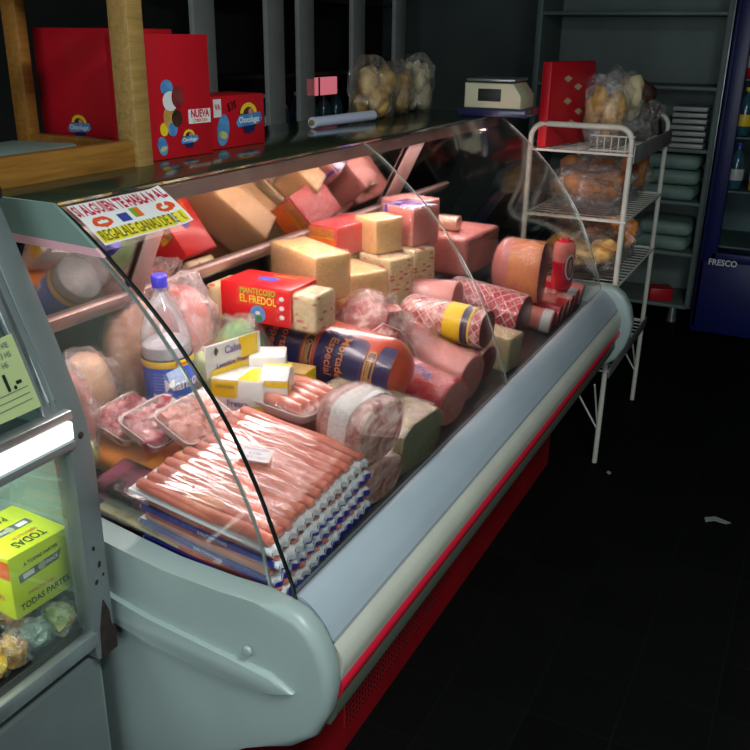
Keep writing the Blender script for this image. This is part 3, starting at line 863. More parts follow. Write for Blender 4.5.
# grey marbled loaf on a second one, beside the sausages
roll('marbled_loaf', 'lower film-wrapped marbled loaf against the sausage stack', (1.42, -.085, D(-.085) + .002), .13, .098, .16, 'brawn', 'brawn', p=2.6, rx=8, rz=-8, seed=4, group='grey marbled loaves')
g1 = roll('marbled_loaf', 'big film-wrapped marbled meat loaf with grey cut end over sausages', (1.392, -.090, .815), .140, .128, .14, 'brawn', 'brawn', p=3.0, rx=7, rz=-12, seed=3, group='grey marbled loaves')
obj('paper_band', MB().loaf(.142, .129, .045, p=3.0, infl=.001, nv=3, back='flat', y0=.030, cap_front=False), M['white'], g1)
# chamfered pressed block with greenish end
t = thing('pressed_block', 'chamfered pale pressed block with greenish cut end, pink film on top', 'cold meat', (1.605, -.085, D(-.085) + .001), (R(8), 0, R(-6)))
P8 = [(-.085, 0), (.06, 0), (.088, .035), (.088, .092), (.055, .122), (-.055, .122), (-.085, .10)]
mb = MB().prism(P8, 'Y', 0, .24, bev=.004); obj('block', mb, M['cheese_green'], t)
obj('cut_face', MB().prism([(x * .97, z * .97 + .002) for x, z in P8], 'Y', -.0015, .001), mat('green_grey_cut', rgb(168, 166, 120), rgb(150, 150, 108), 12, .5), t)
mb = MB(); mb.surf(lambda u, v: Vector((-.09 + .18 * u, .0 + .24 * v, .124 + .006 * noise.noise(Vector((u * 9, v * 9, 1))) - (.024 * (abs(u - .5) * 2) ** 4))), 26, 26)
pf_ = obj('pink_film', mb, M['bag_pink'], t)
mb = MB().prism([(x * 1.03, z * 1.02) for x, z in P8], 'Y', -.003, .243); obj('plastic_wrap', mb, M['film'], t)
roll('ham_stump', 'small reddish ham stump between green block and red mortadella', (1.745, -.05, D(-.05) + .002), .085, .08, .14, 'salami', 'dark_salami', rz=8, rx=8, seed=8)
# two pink mortadella halves
a = roll('mortadella_half', 'half mortadella in bright red casing with grey pink cut end', (1.825, -.070, D(-.07) + .003), .122, .122, .26, 'red_casing', 'ham_face', rz=-12, rx=9, seed=2, p=2.05, cat='mortadella', group='small mortadella halves')
for y0 in (.07,):
    for j, tx in enumerate(('PALETA',)):
        lettering(tx, .036, M['blue_label'], a, lambda x, y: Vector((.0618 * math.sin(-y / .061 - .35), .12 + x, .061 + .0628 * math.cos(-y / .061 - .35))), .03, 1.0)
roll('mortadella_half', 'half mortadella with bare pink body beside the red one', (1.985, -.055, D(-.05) + .003), .124, .128, .28, 'ham', 'ham_face', rz=-10, rx=9, seed=5, p=2.05, cat='mortadella', group='small mortadella halves')
roll('salami_log', 'dark marbled salami log in crinkled clear film, right of pink mortadella', (2.135, -.045, D(-.045) + .003), .108, .104, .30, 'salami', 'dark_salami', rz=-8, rx=9, seed=6, p=2.1)
t = block('cheese_wedge', 'yellow green cheese chunk standing before the red netted ham', (2.285, -.035, D(-.05)), .085, .10, .105, 'cheese_green', rz=-8, rx=4, film='film')
# netted hams
def net_on(t, w, h, l, n=11, turns=1.6, r=.0013, p=2.1, m='net'):
    for sgn in (-1, 1):
        mb = MB()
        for k in range(n):
            pts = []
            for j in range(34):
                v = j / 33; a_ = 2 * PI * (k / n) + sgn * v * turns * PI
                kk = 1.0 if v < .85 else math.sqrt(max(.02, 1 - ((v - .85) / .16) ** 2))
                ca, sa = math.cos(a_), math.sin(a_)
                pts.append((math.copysign(abs(ca) ** (2 / p), ca) * (w / 2 + .0018) * kk, v * l, h / 2 + math.copysign(abs(sa) ** (2 / p), sa) * (h / 2 + .0018) * kk))
            mb.tube(pts, r, 4, caps=False)
        o = obj('netting', mb, M[m], t); o['kind'] = 'stuff'
nh = roll('netted_ham', 'salami ham in white netting with yellow label around its end', (2.11, -.055, .826), .100, .102, .26, 'salami', 'dark_salami', rz=-4, rx=2, seed=9, wrap=False, cat='ham')
net_on(nh, .100, .102, .26)
obj('yellow_label', MB().loaf(.100, .102, .075, p=2.1, infl=.004, nv=4, back='flat', y0=.03, cap_front=False), M['yellow'], nh)
obj('label_stripe', MB().loaf(.100, .102, .016, p=2.1, infl=.0045, nv=2, back='flat', y0=.036, cap_front=False), M['navy'], nh)
rn = roll('netted_ham', 'raspberry red ham in white netting at the front edge', (2.50, -.03, D(-.03) + .003), .140, .148, .27, 'red_casing', 'dark_salami', rz=-2, rx=7, seed=10, wrap=True, cat='ham')
net_on(rn, .140, .148, .27, 12, 1.3, .0016)
# row of small chubs along the glass
for i in range(6):
    x = 2.66 + i * .074
    cc = ['ham', 'red_casing', 'ham', 'salami', 'red_casing', 'ham'][i]
    c_ = roll('meat_chub', ['first small pink meat chub after the red netted ham', 'second small chub in the front row, red casing', 'third small chub in the front row, pink casing', 'fourth small chub in the front row, marbled', 'fifth small chub in the front row, red casing', 'last small chub, at the far end of the case'][i], (x, -.085, D(-.085) + .002), .07, .075, .24, cc, 'dark_salami', rz=4, rx=9, seed=20 + i, wrap=False, group='small chubs in the front row')
    if i % 2 == 0:
        obj('printed_end', MB().loaf(.07, .075, .03, infl=.0012, nv=3, back='flat', y0=.004, cap_front=False), M['card_red' if i % 4 else 'white'], c_)
# far upright loaf with orange label, and the small tube
ol = roll('labelled_loaf', 'tall upright film-wrapped ham loaf with orange label and dark end', (2.70, -.03, .795), .110, .200, .17, 'ham', 'dark_salami', rz=2, rx=2, p=2.6, seed=30, cat='ham')
obj('orange_label', MB().loaf(.110, .200, .10, p=2.6, infl=.0018, nv=6, nu=40, back='flat', y0=.002, cap_front=False), mat('orange_label', stops=[(.45, rgb(240, 150, 50)), (.52, rgb(230, 120, 60)), (.56, rgb(214, 120, 130)), (.7, rgb(190, 80, 90))], scale=9, rough=.3, coat=.5), ol)
tb_ = thing('pate_tube', 'small upright red and pink chub with oval label at the far end', 'pate', (2.905, -.045, .795), (0, 0, 0))
obj('casing', MB().lathe([(0, 0), (.030, .004), (.036, .02), (.036, .15), (.030, .168), (.012, .176), (.016, .182), (0, .184)], seg=28), M['red_casing'], tb_)
obj('pink_top', MB().lathe([(.0365, .10), (.0368, .102), (.0368, .15), (.0308, .1685), (.0306, .1685)], seg=28), M['ham'], tb_)
def tube_wrap(rad, a0, zc):
    return lambda x, y: Vector((rad * math.cos(a0 + x / rad), rad * math.sin(a0 + x / rad), zc + y))
def wrapped_poly(pts, fn, m, name, par, world=False):
    mb = MB(); vs = [mb.b.verts.new(fn(*p)) for p in pts]; c = mb.b.verts.new(fn(sum(p[0] for p in pts) / len(pts), sum(p[1] for p in pts) / len(pts)))
    for i in range(len(vs)): mb.b.faces.new((vs[i], vs[(i + 1) % len(vs)], c))
    return obj(name, mb, m, par, world=world)
fw = tube_wrap(.0375, R(-125), .085)
wrapped_poly(ell(0, 0, .020, .045), fw, M['white'], 'oval_label', tb_)
wrapped_poly(ell(0, 0, .015, .038), tube_wrap(.0378, R(-125), .085), M['grey_ink'], 'oval_print', tb_)
wrapped_poly(ell(0, 0, .007, .028), tube_wrap(.0381, R(-125), .085), M['ham'], 'oval_print', tb_)
# pink ham half in a film bag lying behind the white net ham
q = roll('ham_half', 'pink cooked ham half in clear film with a red round mark', (2.26, .09, .84), .11, .11, .28, 'ham', 'ham_face', rz=4, rx=0, seed=12, cat='ham')
obj('red_mark', MB().blob((-.052, .14, .07), (.006, .02, .02), .1, 9, 1, 2, False), M['red_print'], q)
# large mortadella with navy labels
MR = .080
mo = thing('large_mortadella', 'large whole mortadella sausage with navy labels lettered in gold', 'mortadella', (1.715, -.005, .786), (R(5.0), 0, R(-3)))
obj('casing', MB().loaf(2 * MR, 2 * MR, .40, p=2.0, amp=.015, fr=8, seed=3, front='round', back='round', nu=44, nv=34, rr=.07), M['mortadella'], mo)
def mw_(y0, a0, rad=MR + .0016):
    """x runs along the body's -Y, y up round the body; a0 = angle from straight up toward -X"""
    return lambda x, y: Vector((-rad * math.sin(a0 - y / rad), y0 - x, MR + rad * math.cos(a0 - y / rad)))
def mpatch(y0, y1, a_lo, a_hi, m, name, rad):
    mb = MB()
    nx, ny = 10, 14
    def f(u, v):
        ed = .006
        y = y0 + (y1 - y0) * u; a_ = R(a_lo + (a_hi - a_lo) * v)
        # rounded corners
        cu, cv = abs(u - .5) * 2, abs(v - .5) * 2
        if cu > .75 and cv > .8:
            k = 1 - .10 * ((cu - .75) / .25) * ((cv - .8) / .2)
            y = (y0 + y1) / 2 + (y - (y0 + y1) / 2) * k
            am = R((a_lo + a_hi) / 2); a_ = am + (a_ - am) * k
        return Vector((-rad * math.sin(a_), y, MR + rad * math.cos(a_)))
    mb.surf(f, nx, ny)
    return obj(name, mb, m, mo)
for (y0, y1) in ((.255, .365), (.085, .215), (.015, .055)):
    mpatch(y0, y1, 25, 125, M['navy'], 'navy_label', MR + .0028)
def vtext(s_, size, y0, a0, m):
    rad = MR + .0034
    # reads round the body, downwards
    lettering(s_, size, m, mo, lambda x, y: Vector((-rad * math.sin(R(a0) + x / rad), y0 - y, MR + rad * math.cos(R(a0) + x / rad))), .012, 1.0)
for yc in (.318, .158):
    vtext('Mortadela', .030, yc - .012, 74, M['orange_ink'])
    vtext('Especial', .030, yc + .018, 70, M['orange_ink'])
for yc in (.236, .070):
    mpatch(yc - .012, yc + .012, 42, 108, M['gold'], 'gold_badge', MR + .0030)
    mpatch(yc - .0095, yc + .0095, 45, 105, M['navy'], 'badge_field', MR + .0033)
    rad = MR + .0038
    lettering('Ottonello', .021, M['gold'], mo, (lambda yc: lambda x, y: Vector((-rad * math.sin(R(75) + x / rad), yc - y, MR + rad * math.cos(R(75) + x / rad))))(yc), .02, .8)
# tied bag of chopped pink meat and others behind the mortadella
t = thing('tied_meat_bag', 'clear bag of mottled pink salami tied with string behind the mortadella', 'cold meat', (1.90, .19, .795), (0, 0, 0))
obj('meat', MB().blob((0, 0, .085), (.085, .10, .10), .16, 9, 3), M['salami'], t)
obj('clear_bag', MB().blob((0, 0, .088), (.092, .108, .107), .2, 11, 6), M['bag'], t)
obj('string', MB().tube([(-.10, -.02, .10), (-.07, -.075, .15), (-.02, -.10, .12), (.02, -.115, .07), (.03, -.13, .03)], .002, 6), M['net'], t)
t = thing('tied_meat_bag', 'wrinkled clear bag of pale pink ham right of the mortadella end', 'cold meat', (2.02, .12, .765), (0, 0, 0))
obj('meat', MB().blob((0, 0, .06), (.06, .075, .07), .12, 9, 9), M['ham'], t)
obj('clear_bag', MB().blob((0, 0, .064), (.068, .085, .078), .25, 11, 12), M['bag'], t)

# cheeses and boxes at the back
block('cheese_block', 'lower cream cheese block under the largest cheese', (1.925, .375, .881), .11, .20, .108, 'cheese', rz=-27, group='cream cheese blocks', film=None)
block('cheese_block', 'largest cream cheese block on top behind the red printed box', (1.865, .345, .992), .105, .225, .112, 'cheese', rz=-28, group='cream cheese blocks', film='film')
block('cheese_block', 'cream cheese block right of the largest, one step lower', (2.045, .315, .881), .12, .16, .135, 'cheese', rz=-28, group='cream cheese blocks', film='film')
block('cheese_block', 'cream block in red-dashed wrapper, left one of the pair', (2.185, .285, .881), .09, .13, .145, 'dash', rz=-20, group='red dashed cream blocks', film='film')
block('cheese_block', 'cream block in red-dashed wrapper, right one of the pair', (2.30, .265, .881), .09, .13, .15, 'dash', rz=-20, group='red dashed cream blocks', film='film')
block('cheese_block', 'dashed wrapper block beneath the orange and red box', (2.19, .43, .881), .17, .12, .14, 'dash', rz=-8, group='red dashed cream blocks')
ob = block('food_box', 'orange and red printed box with clear film, atop the cheese stack', (2.17, .415, 1.028), .20, .115, .085, 'red_print', rz=-10, bev=.003, cat='box', film='film')
fo = frame((-.1022, 0, .042), (0, -1, 0), (0, 0, 1))
obj('orange_panel', shape2d(rect(-.056, -.041, .056, .012), fo, .001), M['orange_print'], ob)
for j in range(4):
    lettering('RICO QUESO FRESCO CREMOSO', .0085, M['yellow_ink'], ob, fo @ Matrix.Translation((0, .034 - j * .008, .001)), .0, .8)
block('cheese_block', 'upright cut cheese piece in front of the purple film pack', (2.215, .325, 1.028), .10, .10, .098, 'cheese', rz=-24, group='cream cheese blocks', film='film')
pb = block('ham_block', 'pale pressed ham block with purple printed film on its top', (2.345, .285, 1.033), .11, .13, .110, 'ham', rz=-20, cat='cold meat', film='film')
obj('purple_film', MB().box((0, 0, .1125), (.10, .12, .004), bev=.002), mat('purple_print', stops=[(.4, rgb(70, 50, 130)), (.6, rgb(190, 160, 190))], scale=24, rough=.25, coat=.6), pb)
obj('blue_stripe', MB().box((-.0565, .045, .055), (.002, .010, .108)), M['blue_print'], pb)
block('ham_block', 'lower pale ham block behind the dashed blocks', (2.46, .36, .881), .13, .16, .13, 'ham', rz=-15, cat='cold meat')
block('ham_block', 'pinkish square loaf top right of the purple film pack', (2.475, .345, 1.012), .12, .14, .125, 'ham', rz=-15, cat='cold meat', film='film')
kb = block('ham_block', 'big square pink luncheon meat block with darker cut face', (2.715, .300, .881), .27, .24, .125, 'ham', rz=-3, rx=0, bev=.012, cat='cold meat', film='film')
roll('meat_roll', 'small pale wrapped roll lying on the big pink luncheon block', (2.68, .26, 1.007), .06, .045, .13, 'chicken', 'chicken', p=3, rz=4, seed=40, back='flat')

# red printed box of soft cheese with cream dashed block
fb = thing('cheese_carton', 'red printed cheese carton lettered EL FREDOL behind the mortadella', 'box', (1.665, .338, .974), (R(0), 0, R(0)))
obj('carton', MB().box((0, 0, .046), (.12, .195, .092), bev=.004), M['red_print'], fb)
fl_ = frame((-.0602, 0, .046), (0, -1, 0), (0, 0, 1))
lettering('MANTECOSO', .021, M['green_ink'], fb, fl_ @ Matrix.Translation((.008, .030, 0)), .03, .8)
lettering('MANTECOSO', .020, M['yellow_ink'], fb, fl_ @ Matrix.Translation((.008, .0305, .0006)), .0, .8)
lettering('EL FREDOL', .026, M['yellow_ink'], fb, fl_ @ Matrix.Translation((.008, .010, 0)), .02, .8)
obj('blue_disc', shape2d(ell(.008, -.022, .021, .021), fl_, .001), M['sky_print'], fb)
obj('printed_patch', shape2d(ell(.008, -.032, .012, .008), fl_, .0014), M['green_ink'], fb)
obj('printed_patch', shape2d(ell(.008, -.020, .007, .005), fl_, .0014), M['white'], fb)
for j in range(3):
    obj('white_dot', shape2d(ell(.074, .022 - j * .022, .007, .0055), fl_, .001), M['white'], fb)
ft_ = frame((0, 0, .0925), (0, -1, 0), (1, 0, 0))
obj('top_oval', shape2d(ell(.0, .0, .030, .016), ft_, .0005), M['blue_label'], fb)
lettering('MANTECOSO', .013, M['yellow_ink'], fb, ft_ @ Matrix.Translation((.03, .028, 0)), .0, .8)
block('cheese_block', 'small cream red-dashed block at the end of the red carton', (1.650, .205, .972), .09, .062, .088, 'dash', group='red dashed cream blocks', film='film', bev=.008)
block('cheese_block', 'cream dashed block peeking left behind the red carton', (1.665, .462, .960), .10, .045, .088, 'dash', group='red dashed cream blocks', bev=.008)
block('ham_block', 'pale ham block under the back of the red carton', (1.675, .425, .812), .12, .14, .130, 'ham', cat='cold meat')

# orange flat pack with things standing on it
op = thing('orange_pack', 'flat orange film pack under the meat trays and yellow cartons', 'food pack', (1.31, .315, D(.315) + .002), (R(8), 0, R(-4)))
mb = MB().box((0, 0, .028), (.40, .24, .050), bev=.02, seg=4)
obj('pack', mb, M['orange_cheese'], op)
# meat trays leaning one on another
def meat_tray(label, loc, rz, rx, seed, m='meat', w=.165, l=.12, ry=0, sausages=False, cat='meat tray', group='foam trays of cut meat'):
    t = thing('meat_tray', label, cat, loc, (R(rx), R(ry), R(rz)), group)
    mb = MB()
    def sec(k, z):
        return [(math.copysign(abs(math.cos(a)) ** .28, math.cos(a)) * w / 2 * k, math.copysign(abs(math.sin(a)) ** .28, math.sin(a)) * l / 2 * k, z) for a in [2 * PI * i / 40 for i in range(40)]]
    rings = [sec(.86, 0), sec(.975, .020), sec(1.0, .0215), sec(1.0, .0235), sec(.965, .023), sec(.85, .004)]
    vv = [[mb.b.verts.new(p) for p in r_] for r_ in rings]
    for a_, c_ in zip(vv[:-1], vv[1:]):
        for i in range(40): mb.b.faces.new((a_[i], a_[(i + 1) % 40], c_[(i + 1) % 40], c_[i]))
    mb.b.faces.new(vv[0][::-1]); mb.b.faces.new(vv[-1])
    obj('foam_tray', mb, M['foam'], t)
    if sausages:
        for k in range(5):
            x = -.055 + k * .027
            obj('sausage', MB().tube([(x, -l * .38, .016), (x + .004, -l * .32, .024), (x + .008, -l * .1, .028), (x + .008, l * .1, .028), (x + .003, l * .32, .024), (x, l * .38, .016)], [.005, .013, .0145, .0145, .013, .005], 12), M['sausage_pale'], t)
    else:
        rnd = random.Random(seed)
        for k in range(15):
            x, y = w * (-.34 + .17 * (k % 5)) + rnd.uniform(-.006, .006), l * (-.28 + .28 * (k // 5)) + rnd.uniform(-.005, .005)
            obj('meat_piece', MB().blob((x, y, .015), (rnd.uniform(.016, .023), rnd.uniform(.015, .022), .014), .35, 9, seed + k, 2), M[m], t)
    mb = MB()
    mb.surf(lambda u, v: Vector(((u - .5) * w * .985, (v - .5) * l * .985, .027 + .006 * math.sin(u * PI) * math.sin(v * PI) + .003 * noise.noise(Vector((u * 7, v * 7, seed))))), 18, 14)
    obj('plastic_wrap', mb, M['film'], t)
    return t
meat_tray('leftmost foam tray of pale pink diced meat under film', (1.205, .385, .862), 6, 22, 3, w=.15, l=.105)
meat_tray('middle of three leaning foam trays, dark red diced meat', (1.205, .305, .872), 2, 26, 14, w=.155, l=.105)
meat_tray('rightmost leaning foam tray of coarse pink meat chunks', (1.222, .228, .890), -2, 26, 25, w=.155, l=.105, m='sausage_pale')
meat_tray('foam tray of fresh raw sausages under film beside the yellow carton', (1.445, .135, .866), -8, 2, 31, w=.15, l=.18, sausages=True, cat='sausage tray', group=None)
block('ham_block', 'film-wrapped pink block right under the fresh sausage tray', (1.445, .160, .765), .11, .15, .097, 'ham', cat='cold meat', film='film')
# yeast cartons
def yeast(fr, k=1.0, par=None):
    obj('yellow_panel', shape2d([(-.045 * k, -.012), (.045 * k, .0), (.045 * k, .042), (-.045 * k, .042)], fr, .0008), M['yellow'], par)
    obj('white_panel', shape2d(rect(-.030 * k, -.008, .020 * k, .022), fr, .0012), M['white'], par)
    lettering('Fresca', .016 * k, M['purple_ink'], par, fr @ Matrix.Translation((-.004, .008, 0)), .02, .9, lift=.0018)
    lettering('Levadura Fresca', .011 * k, M['purple_ink'], par, fr @ Matrix.Translation((0, -.022, 0)), .02, .9, lift=.0018)
yc = thing('yeast_carton', 'yellow and white carton with raised back flap, lettered Levadura Fresca', 'carton', (1.410, .238, .853), (0, 0, R(14)))
obj('carton', MB().box((0, 0, .040), (.085, .115, .080), bev=.003), M['white'], yc)
obj('back_flap', MB().box((.022, .030, .112), (.004, .150, .070), rz=R(62), bev=.001), M['white'], yc)
fy = frame((-.0427, 0, .035), (0, -1, 0), (0, 0, 1))
obj('yellow_panel', shape2d([(-.056, .005), (.0, .005), (.005, .044), (-.056, .044)], fy, .0006), M['yellow'], yc)
obj('yellow_panel', shape2d([(-.01, -.034), (.056, -.034), (.056, -.01), (.01, -.014)], fy, .0006), M['yellow'], yc)
lettering('Fresca', .020, M['purple_ink'], yc, fy @ Matrix.Translation((.0, -.008, .001)), .02, .9)
lettering('LEVADURA', .009, M['grey_ink'], yc, fy @ Matrix.Translation((-.026, .028, .001)), .02, .9)
fy2 = frame((.022 - .0026 * math.cos(R(62)), .030 - .0026 * math.sin(R(62)), .112), (math.sin(R(62)), -math.cos(R(62)), 0), (0, 0, 1))
obj('yellow_panel', shape2d([(-.066, -.036), (.066, -.036), (.066, .036), (.012, .036), (.02, -.008), (-.066, -.022)], fy2, .0006), M['yellow'], yc)
lettering('Calsa', .024, M['purple_ink'], yc, fy2 @ Matrix.Translation((-.004, .016, .001)), .02, .9)
lettering('Levadura Fresca', .015, mat('violet_ink', rgb(90, 50, 140)), yc, fy2 @ Matrix.Translation((-.004, -.014, .001)), .03, .95)
q = shape2d([(-.056, .020), (-.050, .030), (-.042, .020), (-.050, .008)], fy2, .001); obj('printed_mark', q, M['black'], yc)
yc2 = thing('yeast_carton', 'small white gabled carton with a yellow corner in front of flap carton', 'carton', (1.435, .170, .856), (0, 0, R(20)))
obj('carton', MB().prism([(-.035, 0), (.035, 0), (.035, .078), (.0, .098), (-.035, .078)], 'Y', -.03, .03, bev=.002), M['white'], yc2)
fz = frame((-.0352, 0, .04), (0, -1, 0), (0, 0, 1))
obj('yellow_panel', shape2d(rect(-.030, .022, .030, .036), fz, .0006), M['yellow'], yc2)
fz = frame((0, -.0302, .04), (1, 0, 0), (0, 0, 1))
obj('yellow_panel', shape2d([(-.035, -.04), (-.020, -.04), (-.020, .038), (-.035, .038)], fz, .0006), M['yellow'], yc2)
lettering('Fresca', .018, M['purple_ink'], yc2, fz @ Matrix.Translation((.006, .0, 0)), .02, .8)
obj('yellow_panel', shape2d([(-.034, -.03), (.0, -.03), (.0, .03), (-.034, .02)], Matrix.Translation((0, 0, .0885)) @ Matrix.Rotation(R(-30), 4, 'Y') @ Matrix.Translation((.0175, 0, 0)), .0008), M['yellow'], yc2)
obj('yellow_panel', shape2d([(-.04, -.055), (.04, -.055), (.03, -.01), (-.04, .0)], Matrix.Translation((0, 0, .0803)), .0004), M['yellow'], yc)
yc3 = thing('yeast_carton', 'open white carton printed with purple letters right of gabled one', 'carton', (1.50, .235, .850), (0, 0, R(30)))
obj('carton', MB().box((0, 0, .052), (.07, .08, .104), bev=.003), M['white'], yc3)
fz = frame((-.0352, 0, .052), (0, -1, 0), (0, 0, 1))
lettering('Fresca', .020, M['purple_ink'], yc3, fz @ Matrix.Translation((0, .016, 0)), .02, .9)
lettering('Levadura', .014, M['purple_ink'], yc3, fz @ Matrix.Translation((0, -.004, 0)), .02, .9)
obj('yellow_panel', shape2d([(-.04, -.05), (.04, -.05), (.04, -.022), (-.04, -.034)], fz, .0006), M['yellow'], yc3)
cb = thing('kraft_carton', 'plain tan carton with yellow end against the mortadella', 'carton', (1.565, .215, .800), (0, 0, R(6)))
obj('carton', MB().box((0, 0, .050), (.06, .09, .10), bev=.003), mat('tan_card', rgb(224, 186, 120), rgb(212, 172, 106), 5, .6), cb)
obj('yellow_end', MB().box((0, -.0455, .050), (.058, .002, .098)), M['yellow'], cb)
block('ham_block', 'low pink block under the tan carton', (1.565, .215, .768), .06, .08, .031, 'ham', cat='cold meat')

# bottle
BX = (1.352, .385)
bt = thing('plastic_bottle', 'large clear plastic bottle with blue cap and blue yellow label', 'bottle', (BX[0], BX[1], .790), (0, R(-2.5), 0))
pr = [(0, .006), (.028, .004), (.040, .0), (.050, .008), (.053, .03), (.053, .17), (.0525, .20), (.050, .235), (.042, .268), (.028, .295), (.017, .312), (.0135, .322), (.0135, .338)]
obj('bottle_body', MB().lathe(pr, seg=40), M['pet'], bt)
obj('neck_ring', MB().lathe([(.0136, .322), (.018, .323), (.018, .326), (.0136, .327)], seg=28), M['pet'], bt)
obj('cap', MB().lathe([(0, .356), (.014, .356), (.0165, .353), (.0165, .331), (.0135, .331)], seg=28), M['cap_blue'], bt)
obj('label_wrap', MB().lathe([(.0537, .055), (.0542, .076), (.0542, .182), (.0537, .183)], seg=48), M['blue_label'], bt)
obj('yellow_band', MB().lathe([(.0543, .168), (.0546, .169), (.0546, .182), (.0543, .183)], seg=48), M['yellow'], bt)
obj('milk_foam', MB().lathe([(0, .214), (.044, .214), (.0505, .210), (.0515, .186), (0, .186)], seg=32), film_mat('silvery_label_back', .9, .6, 60, .8), bt)
va = math.atan2(C_POS[1] - BX[1], C_POS[0] - BX[0])
def bw(a, zc, rad=.0548):
    return tube_wrap(rad, va + a, zc)
wrapped_poly(rect(-.019, -.012, .019, .012), bw(-.35, .100), M['white'], 'barcode_panel', bt)
for j in range(9):
    x = -.015 + j * .0036
    wrapped_poly(rect(x, -.008, x + .0014 + .0006 * (j % 3), .009), bw(-.35, .100, .0552), M['black'], 'barcode_line', bt)
for j in range(6):
    wrapped_poly(rect(-.015, -.001, .015 - .002 * (j % 2), .001), bw(-.35, .156 - j * .007, .0550), mat('pale_blue_ink', rgb(150, 160, 220)) if j == 0 else bpy.data.materials['pale_blue_ink'], 'small_print', bt)
lettering('Manaos', .036, M['white'], bt, bw(.62, .130, .0552), .02, .85)
lettering('Tonica', .016, M['yellow_ink'], bt, bw(.62, .098, .0552), .0, .9)
lettering('Manaos', .011, M['red_trim'], bt, bw(.55, .1755, .0552), .02, .9)

# wrapped poultry and soft bags at the near back
def bag(name, label, loc, r, m, film='bag', seed=1, cat='food bag', amp=.12, group=None, rz=0):
    t = thing(name, label, cat, loc, (0, 0, R(rz)), group)
    zc = r[2] * .75
    obj('contents', MB().blob((0, 0, zc), (r[0] * .86, r[1] * .86, r[2] * .88), amp * .6, 8, seed), M[m], t)
    obj('clear_bag', MB().blob((0, 0, zc), r, amp * .75, 11, seed + 5, 4), M[film], t)
    return t
bag('poultry_bag', 'beige chicken in a clear bag left of the bottle', (1.205, .490, D(.45) + .005), (.090, .060, .115), 'chicken', seed=2)
bag('poultry_bag', 'orange pale chicken pieces in clear bag against the mirror rail', (1.385, .515, D(.5) + .005), (.085, .06, .165), 'chicken', seed=4)
bag('pink_bag', 'smooth pink plastic bag of meat nearest the corner post', (1.095, .435, D(.43) + .005), (.05, .075, .125), 'ham', 'bag_pink', seed=6)
bag('pink_bag', 'crumpled pink translucent bag of meat right of the bottle', (1.50, .465, D(.45) + .005), (.085, .085, .165), 'ham', 'bag_pink', seed=8)
bag('vegetable_bag', 'green and orange crinkled bag in front of the red carton', (1.545, .345, D(.34) + .005), (.075, .075, .128), 'green_veg', seed=10)
bag('vegetable_bag', 'small green wrapped bundle behind the cartons', (1.425, .355, D(.34) + .055), (.045, .045, .07), 'green_veg', seed=13)
bag('vegetable_bag', 'little green and white bag near the corner post', (1.065, .365, D(.36) + .045), (.03, .03, .035), 'green_veg', seed=15)
t = thing('dark_meat_pack', 'dark purple and black film pack beside the near end panel', 'meat pack', (1.085, .265, .792), (R(12), R(-4), R(4)))
obj('pack', MB().box((0, 0, .018), (.105, .13, .035), bev=.012, seg=3), M['dark_pack'], t)
tag(obj('paper_strip', MB().box((1.035, .205, .775), (.035, .19, .006), rot=Euler((R(9), 0, 0)).to_matrix(), bev=.002), mat('yellowed_paper', stops=[(.4, rgb(216, 206, 150)), (.6, rgb(196, 176, 110))], scale=40, rough=.7)), 'yellowed paper strip along the near edge of the deck', 'paper')
obj('cut_face', MB().box((0, -.1205, .0625), (.255, .003, .112), bev=.001), mat('brown_pink_cut', rgb(176, 112, 100), rgb(160, 98, 88), 26, .5), kb)

# ------------------------------------------------------------------ on top of the case
TZ = 1.352
# wooden display on the left
wd = rooted('wooden_display', 'varnished wooden counter display frame on top of the case, left', 'display stand', (1.2, .6, TZ))
obj('front_beam', MB().box((1.045, .470, 1.376), (.66, .028, .052), bev=.004), M['wood'], wd)
obj('corner_post', MB().box((1.398, .472, 1.525), (.046, .05, .36), bev=.004), M['wood_pale'], wd)
obj('back_post', MB().box((1.50, .885, 1.53), (.03, .045, .355), bev=.003), M['wood'], wd)
obj('side_rail', MB().box((1.50, .69, 1.368), (.028, .43, .03), bev=.003), M['wood'], wd)
obj('top_rail', MB().box((1.47, .69, 1.70), (.05, .45, .03), bev=.003), M['wood'], wd)
obj('top_beam', MB().box((1.08, .475, 1.70), (.76, .045, .04), bev=.004), M['wood'], wd)
obj('bottom_board', MB().box((1.1, .69, 1.352 + .006), (.78, .42, .010)), M['wood'], wd)
gp = thing('greyish_packet', 'flat grey green packet lying in the wooden display', 'packet', (1.22, .66, 1.364), (0, 0, R(12)))
obj('packet', MB().box((0, 0, .012), (.30, .16, .022), bev=.008), M['teal_panel'], gp)
def candy_logo(fr, k, par):
    obj('logo_arc', shape2d(ell(0, .004 * k, .030 * k, .027 * k), fr, .0008), M['cocoa'], par)
    obj('logo_arc', shape2d(ell(0, .010 * k, .026 * k, .020 * k, 16, 0, PI), fr, .0012), M['yellow'], par)
    obj('logo_arc', shape2d(ell(0, .008 * k, .017 * k, .014 * k, 16, 0, PI), fr, .0016), M['cocoa'], par)
    obj('logo_patch', shape2d(ell(.006 * k, .012 * k, .007 * k, .008 * k), fr, .002), M['ham'], par)
    obj('logo_band', shape2d([(-.040 * k, -.006 * k), (-.030 * k, .008 * k), (.036 * k, .011 * k), (.042 * k, -.002 * k), (.030 * k, -.011 * k), (-.034 * k, -.014 * k)], fr, .0024), M['sky_print'], par)
    obj('logo_base', shape2d(ell(0, -.019 * k, .018 * k, .008 * k), fr, .0020), M['navy'], par)
    lettering('Chocolugat', .016 * k, M['white'], par, fr @ Matrix.Translation((0, -.0015 * k, 0)), .03, .85, lift=.003)
def candy_box(label, cx, cy, w, d, h, rz=0, z=TZ):
    t = thing('candy_box', label, 'box', (cx, cy, z), (0, 0, R(rz)), 'red candy boxes on the counter')
    obj('carton', MB().box((0, 0, h / 2), (w, d, h), bev=.002), M['card_red'], t)
    return t
